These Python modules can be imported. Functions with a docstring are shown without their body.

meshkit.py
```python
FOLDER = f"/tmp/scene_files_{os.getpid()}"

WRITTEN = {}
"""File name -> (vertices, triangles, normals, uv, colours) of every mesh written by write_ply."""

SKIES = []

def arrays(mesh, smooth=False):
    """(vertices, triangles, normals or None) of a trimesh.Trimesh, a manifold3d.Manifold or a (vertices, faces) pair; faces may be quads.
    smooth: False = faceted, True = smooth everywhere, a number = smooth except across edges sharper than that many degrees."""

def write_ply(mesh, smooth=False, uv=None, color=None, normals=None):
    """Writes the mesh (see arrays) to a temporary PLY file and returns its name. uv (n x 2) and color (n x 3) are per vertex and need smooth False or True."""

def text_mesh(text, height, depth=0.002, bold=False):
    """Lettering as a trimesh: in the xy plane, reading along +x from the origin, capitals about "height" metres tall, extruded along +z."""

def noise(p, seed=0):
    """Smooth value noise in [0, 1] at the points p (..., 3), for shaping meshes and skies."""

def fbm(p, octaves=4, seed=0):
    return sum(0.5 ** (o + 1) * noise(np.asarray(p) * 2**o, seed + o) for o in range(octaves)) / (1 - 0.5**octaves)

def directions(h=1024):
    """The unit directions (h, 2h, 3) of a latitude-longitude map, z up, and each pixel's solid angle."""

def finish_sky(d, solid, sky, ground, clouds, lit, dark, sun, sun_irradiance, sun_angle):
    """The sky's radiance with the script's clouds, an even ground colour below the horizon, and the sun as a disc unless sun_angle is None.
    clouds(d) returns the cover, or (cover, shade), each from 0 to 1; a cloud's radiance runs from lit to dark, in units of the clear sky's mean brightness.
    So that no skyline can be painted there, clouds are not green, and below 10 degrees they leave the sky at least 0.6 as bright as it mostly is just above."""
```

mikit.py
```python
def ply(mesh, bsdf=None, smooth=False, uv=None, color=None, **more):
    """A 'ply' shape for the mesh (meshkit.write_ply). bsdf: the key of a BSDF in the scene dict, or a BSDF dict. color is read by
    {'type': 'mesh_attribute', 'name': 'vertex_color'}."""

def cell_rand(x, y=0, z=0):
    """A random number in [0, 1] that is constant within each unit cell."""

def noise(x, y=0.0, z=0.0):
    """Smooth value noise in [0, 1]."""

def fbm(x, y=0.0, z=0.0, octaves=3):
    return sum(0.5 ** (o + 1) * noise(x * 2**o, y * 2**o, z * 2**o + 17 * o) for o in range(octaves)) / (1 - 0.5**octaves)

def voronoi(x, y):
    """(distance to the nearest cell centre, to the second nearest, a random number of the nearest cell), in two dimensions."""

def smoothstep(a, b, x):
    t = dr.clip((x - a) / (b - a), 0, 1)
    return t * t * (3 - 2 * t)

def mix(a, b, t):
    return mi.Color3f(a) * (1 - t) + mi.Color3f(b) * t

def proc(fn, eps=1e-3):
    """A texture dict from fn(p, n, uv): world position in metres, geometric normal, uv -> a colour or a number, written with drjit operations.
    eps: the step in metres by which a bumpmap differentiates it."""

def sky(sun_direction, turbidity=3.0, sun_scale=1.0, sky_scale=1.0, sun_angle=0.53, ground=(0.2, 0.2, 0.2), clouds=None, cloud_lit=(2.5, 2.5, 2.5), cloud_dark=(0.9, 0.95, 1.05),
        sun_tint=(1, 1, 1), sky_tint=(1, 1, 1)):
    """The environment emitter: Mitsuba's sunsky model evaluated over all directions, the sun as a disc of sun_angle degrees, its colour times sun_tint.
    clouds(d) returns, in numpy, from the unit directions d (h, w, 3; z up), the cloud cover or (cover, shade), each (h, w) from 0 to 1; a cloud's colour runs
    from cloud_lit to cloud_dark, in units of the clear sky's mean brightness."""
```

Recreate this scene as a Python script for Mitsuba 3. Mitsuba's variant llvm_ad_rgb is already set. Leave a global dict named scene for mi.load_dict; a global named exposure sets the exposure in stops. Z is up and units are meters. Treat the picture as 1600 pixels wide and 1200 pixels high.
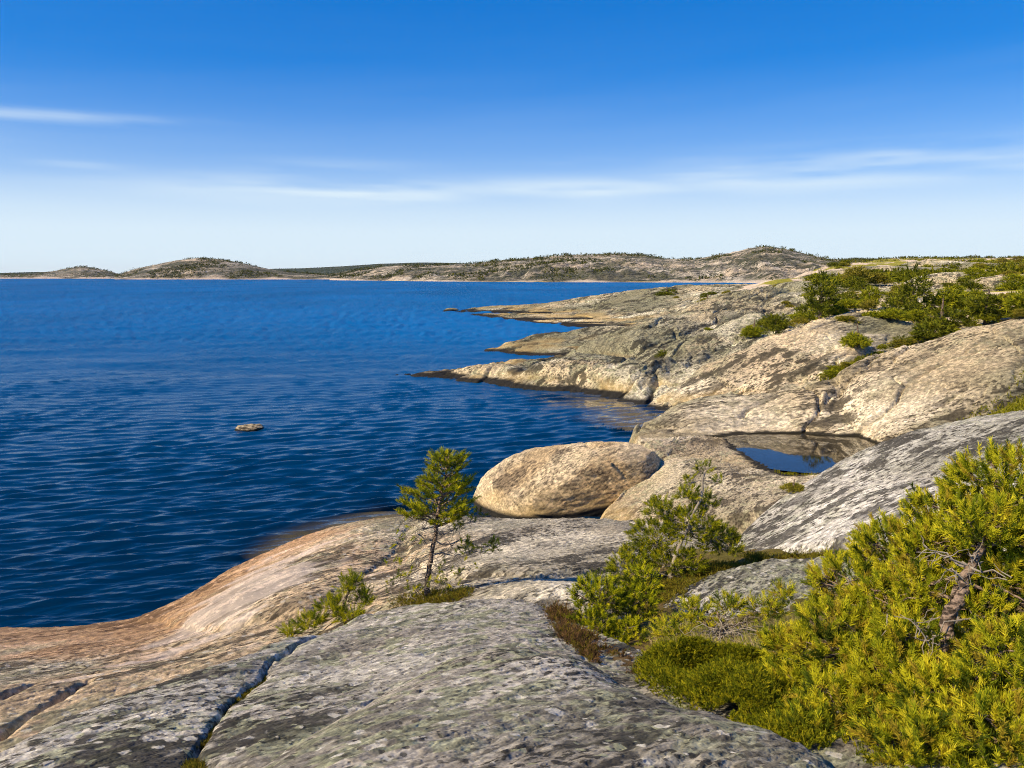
import math, random
import numpy as np, trimesh, drjit as dr, mitsuba as mi, mikit, meshkit
from scipy.interpolate import RBFInterpolator
from scipy.ndimage import gaussian_filter, map_coordinates
from scipy.spatial import cKDTree

T = mi.ScalarTransform4f
scene, labels = {}, {}
rng = np.random.default_rng(7)

# ------------------------------------------------------------------ camera, sky, sun, exposure
CAM = np.array([0.0, 0.0, 9.0])
FPX, PITCH = 1256.0, math.radians(7.71)          # focal length in photo pixels (1600 wide), pitch down
scene['camera'] = {'type': 'perspective', 'fov': 2 * math.degrees(math.atan(800 / FPX)), 'fov_axis': 'x',
                   'near_clip': 0.1, 'far_clip': 60000.0,
                   'to_world': T().look_at(origin=CAM.tolist(), target=(CAM + [0, math.cos(PITCH), -math.sin(PITCH)]).tolist(), up=[0, 0, 1])}
exposure = 1.3
SUN = np.array([-0.80, -0.40, 0.76])


def sky_clouds(d):
    """High thin cloud: a pale veil that thickens towards the horizon all round, and a few streaks of cirrus."""
    el = np.degrees(np.arcsin(np.clip(d[..., 2], -1, 1)))
    az = np.degrees(np.arctan2(d[..., 0], d[..., 1]))
    veil = np.interp(el, [0, 3, 4.2, 5.4, 6.3, 7.2, 8.0, 8.9, 10, 12, 14, 20], [.96, .91, .80, .62, .45, .34, .27, .21, .15, .06, .02, 0])
    q = np.stack([az / 12.0, el / .75 + az * 0.016, 0 * el], -1)
    st = meshkit.fbm(q, 5, 3)
    st2 = meshkit.fbm(np.stack([az / 34.0, el / 2.6, 0 * el + 5], -1), 4, 9)
    fib = np.clip((st - .30) * 2.6, 0, 1)
    thin, high = 0, 0
    for az0, el0, wa, we, slope, amp in ((-29, 9.4, 7.5, .30, .03, .45), (-27, 6.7, 3.0, .25, .02, .25), (-12, 6.9, 6, .45, .02, .30), (-12, 5.7, 13, .55, .004, .75), (4, 5.9, 9, .5, -.01, .6), (4, 7.7, 5, .3, .0, .2), (21, 6.8, 11, .75, .018, .75), (34, 7.2, 9, .6, .03, .7), (-50, 7.5, 12, .7, .02, .6), (62, 7, 14, .8, -.01, .6)):
        thin = np.maximum(thin, amp * fib * np.exp(-((el - el0 - slope * (az - az0)) / (we * (1.0 if we < .35 else 1.6))) ** 2) * np.exp(-((az - az0) / wa) ** 2))
    thin = np.clip(thin * 1.25 * np.clip(.5 + 1.5 * (st2 - .2), 0, 1.1), 0, .95)
    wisps = np.clip((meshkit.fbm(np.stack([az / 22.0, el / 1.6 - az * .03, 0 * el + 2], -1), 4, 21) - 0.5) * 1.6, 0, 1) * np.exp(-((el - 10) / 5.0) ** 2) * 0.06
    return np.clip(veil + (1 - veil) * (thin + high + wisps), 0, 1)


scene['sky_light'] = mikit.sky(SUN, turbidity=2.2, clouds=sky_clouds, cloud_lit=(3.4, 4.0, 4.35), sky_tint=(0.02, 0.85, 1.72), sun_scale=1.6, sun_tint=(1.03, 1.0, 0.86))


# ------------------------------------------------------------------ helpers
def P(px, py, Y):
    """World point that stands Y metres ahead of the viewpoint on the sight line of a photo pixel (a way to survey the photo)."""
    xc, yc = (px - 800) / FPX, (600 - py) / FPX
    d = np.array([xc, math.cos(PITCH) + yc * math.sin(PITCH), -math.sin(PITCH) + yc * math.cos(PITCH)])
    return CAM + d * (Y / d[1])


def pt(c):
    """(px, py, Y) surveyed, or ('h', px, Y, z): a point at that bearing, distance and height."""
    if c[0] == 'h':
        x = (c[1] - 800) / FPX * c[2] / math.cos(PITCH)
        return np.array([x, c[2], c[3]])
    if c[0] == 'z':                              # ('z', px, py, z): where the sight line meets that height
        a = P(c[1], c[2], 1.0)
        return CAM + (a - CAM) * ((c[3] - CAM[2]) / (a[2] - CAM[2]))
    return P(*c)


def pts(cs):
    return np.array([pt(c) for c in cs])


def entry(key, mesh, bsdf, smooth=True, **more):
    assert key not in scene, key
    scene[key] = mikit.ply(mesh, bsdf, smooth=smooth, **more)
    return key


def tag(key, label=None, cat=None, group=None, kind=None):
    labels[key] = {k: v for k, v in (('label', label), ('category', cat), ('group', group), ('kind', kind)) if v}


COUNT = {}


def numbered(name):
    n = COUNT.get(name, 0)
    COUNT[name] = n + 1
    return name if n == 0 else f'{name}_{n:03d}'


def noise2(u, v, seed=0):
    """Smooth value noise in [0, 1] over the plane."""
    iu, iv = np.floor(u), np.floor(v)
    tu, tv = (u - iu).astype(np.float32), (v - iv).astype(np.float32)
    tu, tv = tu * tu * (3 - 2 * tu), tv * tv * (3 - 2 * tv)
    base = iu.astype(np.int64) * 374761393 + iv.astype(np.int64) * 668265263 + int(seed * 144665)

    def corner(k):
        h = ((base + k) & 0xFFFFFFFF).astype(np.uint32)
        h = (h ^ (h >> np.uint32(13))) * np.uint32(1274126177)
        return ((h ^ (h >> np.uint32(16))) & np.uint32(0xFFFFFF)).astype(np.float32)
    a, b, c, d = corner(0), corner(374761393), corner(668265263), corner(374761393 + 668265263)
    a = a + (b - a) * tu
    c = c + (d - c) * tu
    return (a + (c - a) * tv) / 16777215.0


def fbm2(u, v, octaves=4, seed=0):
    return sum(0.5 ** (o + 1) * noise2(u * 2 ** o + 13.7 * o, v * 2 ** o + 5.3 * o, seed + o * 0.31) for o in range(octaves)) / (1 - 0.5 ** octaves)


def poly_dist(x, y, poly):
    """(distance to the outline, inside?) of the points to a polygon (n, 2)."""
    best, inside = np.full(x.shape, 1e18), np.zeros(x.shape, bool)
    n = len(poly)
    for i in range(n):
        a, b = poly[i], poly[(i + 1) % n]
        ab = b - a
        t = np.clip(((x - a[0]) * ab[0] + (y - a[1]) * ab[1]) / max(ab @ ab, 1e-12), 0, 1)
        best = np.minimum(best, (x - a[0] - t * ab[0]) ** 2 + (y - a[1] - t * ab[1]) ** 2)
        if a[1] != b[1]:
            cross = ((a[1] > y) != (b[1] > y)) & (x < (b[0] - a[0]) * (y - a[1]) / (b[1] - a[1]) + a[0])
            inside ^= cross
    return np.sqrt(best), inside


def line_dist(x, y, line):
    best, along = np.full(x.shape, 1e18), np.zeros(x.shape)
    s0 = 0.0
    side = np.zeros(x.shape)
    for a, b in zip(line[:-1], line[1:]):
        ab = b - a
        L = np.linalg.norm(ab)
        t = np.clip(((x - a[0]) * ab[0] + (y - a[1]) * ab[1]) / (L * L), 0, 1)
        d = (x - a[0] - t * ab[0]) ** 2 + (y - a[1] - t * ab[1]) ** 2
        m = d < best
        best = np.where(m, d, best)
        along = np.where(m, s0 + t * L, along)
        side = np.where(m, np.sign(ab[0] * (y - a[1]) - ab[1] * (x - a[0])), side)
        s0 += L
    return np.sqrt(best), along / s0, side


def joints(u, v, size, seed, warp=0.35):
    """0..1 grooves along the borders of irregular blocks of about that size (in the u, v plane)."""
    w1, w2 = fbm2(u / size * 1.3, v / size * 1.3, 3, seed + 40) - .5, fbm2(u / size * 1.3, v / size * 1.3, 3, seed + 50) - .5
    u, v = u + w1 * size * warp * 2, v + w2 * size * warp * 2
    r = np.random.default_rng(seed)
    lo, hi = np.array([u.min(), v.min()]) - size, np.array([u.max(), v.max()]) + size
    n = int(np.prod((hi - lo) / size)) + 4
    seeds = r.uniform(lo, hi, (n, 2))
    d, i = cKDTree(seeds).query(np.stack([u.ravel(), v.ravel()], 1), k=2)
    gap = (d[:, 1] - d[:, 0]).reshape(u.shape) / size
    level = r.uniform(0, 1, n)[i[:, 0]].reshape(u.shape)
    return gap, level


GROUND = []                                      # height functions of the built ground, for setting plants on it


def ground_z(x, y):
    x, y = np.atleast_1d(np.asarray(x, float)), np.atleast_1d(np.asarray(y, float))
    return np.max([g(x, y) for g in GROUND], axis=0)


class Slab:
    """A piece of bedrock: a smooth sheet through surveyed points, falling off steeply outside its outline, with ledges, joints and cracks."""

    def __init__(self, edge, inner=(), fall=(1.2, 1.0), smoothing=0.0, seed=0, round_=0.0):
        e, i = pts(edge), pts(inner) if len(inner) else np.zeros((0, 3))
        self.poly, self.fall, self.seed = e[:, :2], fall, seed
        allp = np.vstack([e, i])
        self.rbf = RBFInterpolator(allp[:, :2], allp[:, 2], kernel='thin_plate_spline', smoothing=smoothing)
        self.lo, self.hi = allp[:, :2].min(0), allp[:, :2].max(0)
        self.round = round_

    def base(self, x, y):
        sh = x.shape
        z = self.rbf(np.stack([x.ravel(), y.ravel()], 1)).reshape(sh)
        d, ins = poly_dist(x, y, self.poly)
        out = np.where(ins, 0, d)
        z = z - self.fall[0] * out - self.fall[1] * out ** 2
        if self.round:
            s = np.clip(np.where(ins, d, 0) / self.round, 0, 1)
            z = z - self.round * 0.55 * (1 - np.sqrt(np.clip(1 - (1 - s) ** 2, 0, 1)))
        return z, np.where(ins, d, -d)

    def height(self, x, y):
        return self.base(x, y)[0]

    def mesh(self, step, margin, detail=None, low=-1.5, polar=None):
        if polar:                                # rows spaced with distance so that far rock is not over-tessellated
            ys = np.exp(np.arange(math.log(max(self.lo[1] - margin, 0.5)), math.log(self.hi[1] + margin), polar[1]))
            us = np.arange((self.lo[0] - margin) / self.hi[1] if self.lo[0] > 0 else (self.lo[0] - margin) / self.lo[1], (self.hi[0] + margin) / self.lo[1], polar[0])
            U, Y = np.meshgrid(us, ys)
            X = U * Y
        else:
            xs, ys = np.arange(self.lo[0] - margin, self.hi[0] + margin, step), np.arange(self.lo[1] - margin, self.hi[1] + margin, step)
            X, Y = np.meshgrid(xs, ys)
        nx, ny = min(X.shape[1], 260), min(X.shape[0], 260)
        iy, ix = np.linspace(0, X.shape[0] - 1, ny), np.linspace(0, X.shape[1] - 1, nx)
        coarse = [map_coordinates(a, np.stack(np.meshgrid(iy, ix, indexing='ij')), order=1) for a in (X, Y)]
        zc, sc = self.base(*coarse)
        at = np.stack(np.meshgrid(np.arange(X.shape[0]) * (ny - 1) / (X.shape[0] - 1), np.arange(X.shape[1]) * (nx - 1) / (X.shape[1] - 1), indexing='ij'))
        Z, s = map_coordinates(zc, at, order=3, mode='nearest'), map_coordinates(sc, at, order=1)
        keep = (s > -margin) & (Z > low)
        if detail:
            k = keep.copy()
            k[1:] |= keep[:-1]; k[:-1] |= keep[1:]; k[:, 1:] |= k[:, :-1].copy(); k[:, :-1] |= k[:, 1:].copy()
            Z[k] += detail(X[k], Y[k], Z[k], s[k])
        return grid_mesh(X, Y, Z, keep)


def grid_mesh(X, Y, Z, keep=None):
    h, w = X.shape
    idx = np.arange(h * w).reshape(h, w)
    q = np.stack([idx[:-1, :-1], idx[:-1, 1:], idx[1:, 1:], idx[1:, :-1]], -1).reshape(-1, 4)
    if keep is not None:
        k = keep.ravel()
        q = q[k[q].any(1)]
    v = np.stack([X, Y, Z], -1).reshape(-1, 3)
    used = np.zeros(len(v), bool)
    used[q] = True
    new = np.cumsum(used) - 1
    q = new[q]
    return trimesh.Trimesh(v[used], np.vstack([q[:, [0, 1, 2]], q[:, [0, 2, 3]]]), process=False)


def rock_detail(deg, size=1.0, amp=1.0, seed=0, cracks=(), block=0.0, block_amp=0.0, big=1.0, bulges=()):
    """Relief of ice-worn gneiss: swells, thin overlapping flakes along the foliation (deg from +x), pits, joints, and the cracks given."""
    c, s_ = math.cos(math.radians(deg)), math.sin(math.radians(deg))

    def f(X, Y, Z, s):
        u, v = X * c + Y * s_, -X * s_ + Y * c
        z = big * 0.20 * size * (fbm2(u / (2.6 * size), v / (1.1 * size), 3, seed) - .5)
        ph = v / (.17 * size) + 3.2 * (fbm2(u / (1.1 * size), v / (.5 * size), 3, seed + 1) - .5)
        saw = ph - np.floor(ph)
        saw = np.where(saw < .8, saw / .8, (1 - saw) / .2)
        on = np.clip(fbm2(u / (.8 * size), v / (.35 * size), 3, seed + 9) * 3.2 - 1.15, 0, 1)
        z += amp * .034 * size * (saw - .5) * on
        a = fbm2(u / (.34 * size), v / (.085 * size), 3, seed + 2)
        z += amp * .028 * size * (np.abs(a - .5) * 2) ** .7
        p = fbm2(u / (.22 * size), v / (.12 * size), 2, seed + 3)
        z -= amp * .055 * size * np.clip(p - .60, 0, 1)
        if block:
            gap, lev = joints(u / 1.9, v, block, seed + 5)
            z -= block_amp * np.clip(1 - gap / .06, 0, 1) ** 1.5 * np.clip(fbm2(X / block / 2, Y / block / 2, 2, seed + 8) * 2.2 - .5, 0, 1)
            z += block_amp * .6 * (lev - .5) * np.clip(gap / .1, 0, 1)
        for outline, h, w in bulges:
            wx, wy = (fbm2(X / w / 1.5, Y / w / 1.5, 3, 91) - .5) * w * (.6 if h > .1 else .05), (fbm2(X / w / 1.5, Y / w / 1.5, 3, 92) - .5) * w * (.6 if h > .1 else .05)
            d, ins = poly_dist(X + wx, Y + wy, pts(outline)[:, :2])
            z += h * np.sqrt(np.clip(1 - (1 - np.clip(np.where(ins, d, 0) / w, 0, 1)) ** 2, 0, 1))
        for line, width, depth, step in cracks:
            L = pts(line)[:, :2]
            d, t, side = line_dist(X + (fbm2(X * 2.2, Y * 2.2, 3, 70) - .5) * .14, Y + (fbm2(X * 2.2, Y * 2.2, 3, 71) - .5) * .14, L)
            ends = np.clip(np.minimum(t, 1 - t) * 7 + .05, 0, 1) * (.45 + .9 * fbm2(X * 1.7, Y * 1.7, 2, 72))
            z -= depth * np.exp(-(d / width) ** 2) * ends
            if step:
                z += step * side * np.exp(-d / (abs(step) * 9)) * ends
        return z
    return f


def island_mesh(px, py_top, Yr, Yf, Yb, seed, rough=1.0, step=None):
    """A rocky hill range seen over the water: ridge through bearings px with heights from py_top at distance Yr, shore at Yf, back at Yb."""
    px, Yr, Yf, Yb = np.asarray(px, float), *(np.broadcast_to(np.asarray(a, float), (len(px),)) for a in (Yr, Yf, Yb))
    zr = np.array([P(a, b, c)[2] for a, b, c in zip(px, py_top, Yr)])
    step = step or 1.1
    gx = np.arange(px[0], px[-1], step)
    z, yr, yf, yb = (np.interp(gx, px, a) for a in (zr, Yr, Yf, Yb))
    k = np.ones(9) / 9
    z = np.convolve(np.pad(z, 4, 'edge'), k, 'valid')
    t = np.concatenate([np.linspace(-.12, 1, 90), np.linspace(1.03, 2, 20)])
    G, Tt = np.meshgrid(np.arange(len(gx)), t)
    Y = np.where(Tt <= 1, yf[G] + (yr - yf)[G] * Tt, yr[G] + (yb - yr)[G] * (Tt - 1))
    X = (gx[G] - 800) / FPX * Y / math.cos(PITCH)
    prof = np.where(Tt <= 1, np.sign(Tt) * np.abs(Tt) ** 0.72, 1 - (Tt - 1) ** 1.6 * 1.05)
    H = z[G]
    Z = H * prof
    sc = np.maximum(H, 6)
    n = fbm2(X / 60, Y / 110, 5, seed) - .5
    a = np.abs(fbm2(X / 26, Y / 60, 4, seed + 3) - .5)
    env = np.clip(1 - np.abs(prof), 0.10, 1) * np.clip(Tt * 8, 0, 1)
    Z = Z + rough * (n * 0.55 + (a - .12) * 1.0) * sc * 0.55 * env + rough * (fbm2(X / 9, Y / 9, 3, seed + 7) - .5) * 2.0 * np.clip(Tt * 6, 0, 1)
    Z = np.where(Tt < 0, -2.0, Z)
    return grid_mesh(X, Y, Z)


# ------------------------------------------------------------------ materials
def rgb(*c):
    return {'type': 'rgb', 'value': list(c)}


def rock_color(deg, size, light, mid, dark, warm, lichen, w_dark=1.0, w_warm=1.0, w_lichen=1.0, seed=0.0, tide=True, stretch=1.0, w_zone=.8, spots=0.0, extra=None, belt=.25):
    c, s_ = math.cos(math.radians(deg)), math.sin(math.radians(deg))

    def f(p, n, uv):
        u, v, z = (p.x * c + p.y * s_) / size, (-p.x * s_ + p.y * c) / size, p.z / size
        big = mikit.fbm(u * .45 + seed, v * 1.1, z * .8, 4)
        col = mikit.mix(mid, light, mikit.smoothstep(.36, .62, big))
        wm = mikit.fbm(u * .30 + 31 + seed, v * .55, z * .4, 3)
        col = mikit.mix(col, warm, mikit.smoothstep(.42, .62, wm) * w_warm)
        zone = mikit.fbm(u * .16 + 7 + seed, v * .34 + 3, z * .25, 3)
        col = mikit.mix(col, mi.Color3f(lichen) * .72, mikit.smoothstep(.47, .60, zone) * .75 * w_zone)
        col = col * (1 + .35 * w_zone * mikit.smoothstep(.47, .36, zone))
        li = mikit.fbm(u * 4.5 + 11, v * 7 + seed, z * 5, 3)
        li2 = mikit.fbm(u * .5 + 5, v * .9 + seed, z, 3)
        col = mikit.mix(col, lichen, mikit.smoothstep(.46, .60, li) * mikit.smoothstep(.38, .58, li2) * .85 * w_lichen)
        fl = mikit.fbm(u * 12 / stretch + 71, v * 30, z * 22 + seed, 4)
        st = mikit.fbm(u * 1.1 / stretch + 3, v * 5.0 + seed, z * 4, 4)
        patch = mikit.smoothstep(.34, .60, mikit.fbm(u * .42 + 91, v * 1.0, z * .6 + seed, 3))
        da = mikit.smoothstep(.50, .62, st) * (.15 + .85 * patch) + mikit.smoothstep(.535, .64, fl) * (.35 + .65 * patch)
        col = mikit.mix(col, dark, dr.clip(da * w_dark, 0, .88))
        col = col * (1 + .55 * mikit.smoothstep(.50, .36, fl))
        if spots:                                # round crusts of lichen
            for sc, off, tint in ((7.0, 3.3, mi.Color3f(lichen) * 1.25), (11.0, 8.1, mi.Color3f(.05, .047, .04)), (4.5, 5.7, mi.Color3f(.50, .49, .44))):
                wob = mikit.fbm(p.x * 30, p.y * 30, off, 2) - .5
                d1, d2, which = mikit.voronoi(p.x * sc + off, p.y * sc)
                col = mikit.mix(col, tint, mikit.smoothstep(.06, -.02, d1 + wob * .35 - .42 * dr.maximum(which - .45, 0)) * spots)
        gr = mikit.noise(p.x * 95, p.y * 95, p.z * 95) * .5 + mikit.noise(p.x * 31 / size, p.y * 31 / size, p.z * 31 / size) * .5
        col = col * (.55 + .9 * gr)
        if tide:                                 # the belt of black lichen and wet rock along the waterline
            oc = mikit.fbm(u * .5 + 19, v * .9, z, 3)
            col = mikit.mix(col, mi.Color3f(.50, .36, .15) * (.6 + .8 * gr), mikit.smoothstep(1.5, .5, p.z) * mikit.smoothstep(.40, .60, oc) * .6)
            edge = belt + .35 * (mikit.fbm(p.x * .35, p.y * .35, 0, 3) - .5)
            wet = mikit.mix(mi.Color3f(.15, .125, .055) * (.5 + gr), mi.Color3f(.022, .021, .018), mikit.smoothstep(-.22, -.06, p.z))
            col = mikit.mix(wet, col, mikit.smoothstep(-.10, .12, p.z - edge))
        if extra:
            col = extra(p, col, gr)
        return dr.clip(col, 0, .9)
    return f


def rock_bump(deg, size):
    c, s_ = math.cos(math.radians(deg)), math.sin(math.radians(deg))

    def f(p, n, uv):
        u, v, z = (p.x * c + p.y * s_) / size, (-p.x * s_ + p.y * c) / size, p.z / size
        return mikit.fbm(u * 12 + 71, v * 30, z * 22, 4) * .75 + mikit.fbm(p.x * 45 / size, p.y * 45 / size, p.z * 45 / size, 2) * .25
    return f


def rock_bsdf(key, deg, size, bump, *cols, **kw):
    base = {'type': 'twosided', 'b': {'type': 'principled', 'base_color': mikit.proc(rock_color(deg, size, *cols, **kw)), 'roughness': .82, 'specular': .2}}
    scene[key] = {'type': 'bumpmap', 'tex': mikit.proc(rock_bump(deg, size), eps=.004 * size), 'scale': bump, 'b': base} if bump else base


def shore_stain(p, col, gr):
    """Rust-red by the water at the left end, a bleached patch in the middle, grey lichen towards the right."""
    n = mikit.fbm(p.x * .6, p.y * .45, 0, 4) - .5
    c, s_ = math.cos(math.radians(54)), math.sin(math.radians(54))
    w = mikit.fbm((p.x * c + p.y * s_) * .9, (-p.x * s_ + p.y * c) * 4.0, p.z, 4) - .5
    tone = .30 + .70 * dr.mean(col) / .25        # the grain and the lichen stay, the ground colour changes
    rust = mikit.smoothstep(-3.0, -6.5, p.x + n * 4 + w * 4) * mikit.smoothstep(3.4, 2.5, p.z + n * 1.5 + w)
    col = mikit.mix(col, mi.Color3f(.42, .245, .13) * tone, rust * .7)
    d = dr.sqrt(dr.square((p.x + 4.9) / 1.1) + dr.square((p.y - 15.0) / 2.6))
    col = mikit.mix(col, mi.Color3f(.58, .51, .44) * (.55 + .5 * tone), mikit.smoothstep(1.2, .3, d + n * 2.2 + w * 3.0) * .75)
    grey = mikit.smoothstep(-2.8, .2, p.x + n * 3)
    return mikit.mix(col, dr.mean(col) * mi.Color3f(1.08, 1.02, .84), grey * .7)


def far_shore(p, col, gr):
    """Washed pale rock along the waterline of the far shores."""
    return mikit.mix(mi.Color3f(.46, .40, .33) * (.6 + .7 * gr), col, mikit.smoothstep(.5, 4.0, p.z + 9 * (mikit.fbm(p.x * .02, p.y * .02, 0, 3) - .4)))


def pool_ring(p, col, gr):
    """The black ring that standing water leaves round the tide pool."""
    near = mikit.smoothstep(7.5, 6.2, dr.sqrt(dr.square(p.x - 13.6) + dr.square(p.y - 36.9)))
    return mikit.mix(col, mi.Color3f(.03, .027, .02), near * mikit.smoothstep(1.14, 1.05, p.z + .12 * (mikit.fbm(p.x * 2, p.y * 2, 0, 2) - .5)))


rock_bsdf('mat_rock_grey', 48, 1.0, .045, (0.339, 0.326, 0.291), (0.161, 0.153, 0.132), (0.025, 0.024, 0.020), (0.237, 0.208, 0.173), (0.209, 0.221, 0.148), w_warm=.35, tide=False, w_zone=.6, spots=.8)
rock_bsdf('mat_rock_shore', 54, 1.3, .045, (0.483, 0.423, 0.312), (0.269, 0.230, 0.161), (0.043, 0.036, 0.026), (0.341, 0.266, 0.175), (0.253, 0.241, 0.157), w_dark=.95, spots=.5, extra=shore_stain)
rock_bsdf('mat_rock_pink', 54, 1.3, .045, (0.483, 0.423, 0.312), (0.269, 0.230, 0.161), (0.043, 0.036, 0.026), (0.380, 0.305, 0.206), (0.292, 0.280, 0.184), w_dark=.85, w_zone=.35, seed=2.3, extra=pool_ring)
rock_bsdf('mat_rock_bank', 20, 2.2, .07, (0.487, 0.430, 0.326), (0.259, 0.223, 0.154), (0.040, 0.034, 0.024), (0.364, 0.301, 0.201), (0.226, 0.219, 0.141), w_dark=.85, w_lichen=.6, stretch=1.3, w_zone=.9, seed=4.7, extra=pool_ring)
rock_bsdf('mat_rock_dome', 37, 2.6, .07, (0.451, 0.402, 0.300), (0.233, 0.206, 0.145), (0.037, 0.033, 0.023), (0.346, 0.283, 0.192), (0.208, 0.206, 0.129), w_dark=.9, w_lichen=.6, stretch=1.3, w_zone=1.1)
rock_bsdf('mat_rock_pale', 23, 1.5, .045, (0.440, 0.433, 0.408), (0.244, 0.240, 0.221), (0.036, 0.034, 0.030), (0.288, 0.269, 0.230), (0.243, 0.249, 0.201), w_warm=.3, w_dark=.9, tide=False, stretch=1.9, w_zone=.6, spots=.5)
rock_bsdf('mat_rock_mid', 60, 3.0, .12, (0.450, 0.421, 0.320), (0.214, 0.200, 0.144), (0.032, 0.030, 0.021), (0.372, 0.313, 0.206), (0.215, 0.216, 0.138), w_dark=1.0, w_zone=1.0, belt=.36)
rock_bsdf('mat_rock_far', 20, 14.0, 0, (.34, .31, .265), (.13, .12, .095), (.016, .019, .011), (.29, .245, .19), (.045, .053, .024), w_dark=1.35, w_lichen=1.2, w_zone=1.0, extra=far_shore)


def soil_color(p, n, uv):
    a = mikit.fbm(p.x * .9, p.y * .9, p.z, 4)
    b = mikit.fbm(p.x * 9, p.y * 9, p.z * 9, 3)
    col = mikit.mix(mi.Color3f(.085, .075, .02), mi.Color3f(.12, .085, .04), mikit.smoothstep(.35, .65, a))
    return col * (.4 + 1.2 * b)


def heath_color(p, n, uv):
    r = mikit.fbm(p.x * .11, p.y * .07, 0, 4)
    g = mikit.fbm(p.x * 1.3, p.y * 1.0, 0, 3)
    green = mikit.mix(mi.Color3f(.12, .135, .018), mi.Color3f(.25, .22, .045), g)
    rock = mikit.mix(mi.Color3f(.24, .20, .16), mi.Color3f(.52, .44, .36), mikit.fbm(p.x * .6, p.y * .4, 0, 4))
    return mikit.mix(green, rock, mikit.smoothstep(.50, .56, r))


scene['mat_heath'] = {'type': 'twosided', 'b': {'type': 'principled', 'base_color': mikit.proc(heath_color), 'roughness': .95, 'specular': .1}}
scene['mat_soil'] = {'type': 'twosided', 'b': {'type': 'principled', 'base_color': mikit.proc(soil_color), 'roughness': .95, 'specular': .1}}
scene['mat_seabed'] = {'type': 'twosided', 'b': {'type': 'diffuse', 'reflectance': mikit.proc(lambda p, n, uv: mikit.mix(mi.Color3f(.06, .06, .025), mi.Color3f(.16, .12, .06), mikit.fbm(p.x * .8, p.y * .8, 0, 3)))}}


def far_wood_color(p, n, uv):
    return mikit.mix(mi.Color3f(.02, .035, .022), mi.Color3f(.04, .055, .03), mikit.fbm(p.x * .02, p.y * .02, p.z * .1, 3))


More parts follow.
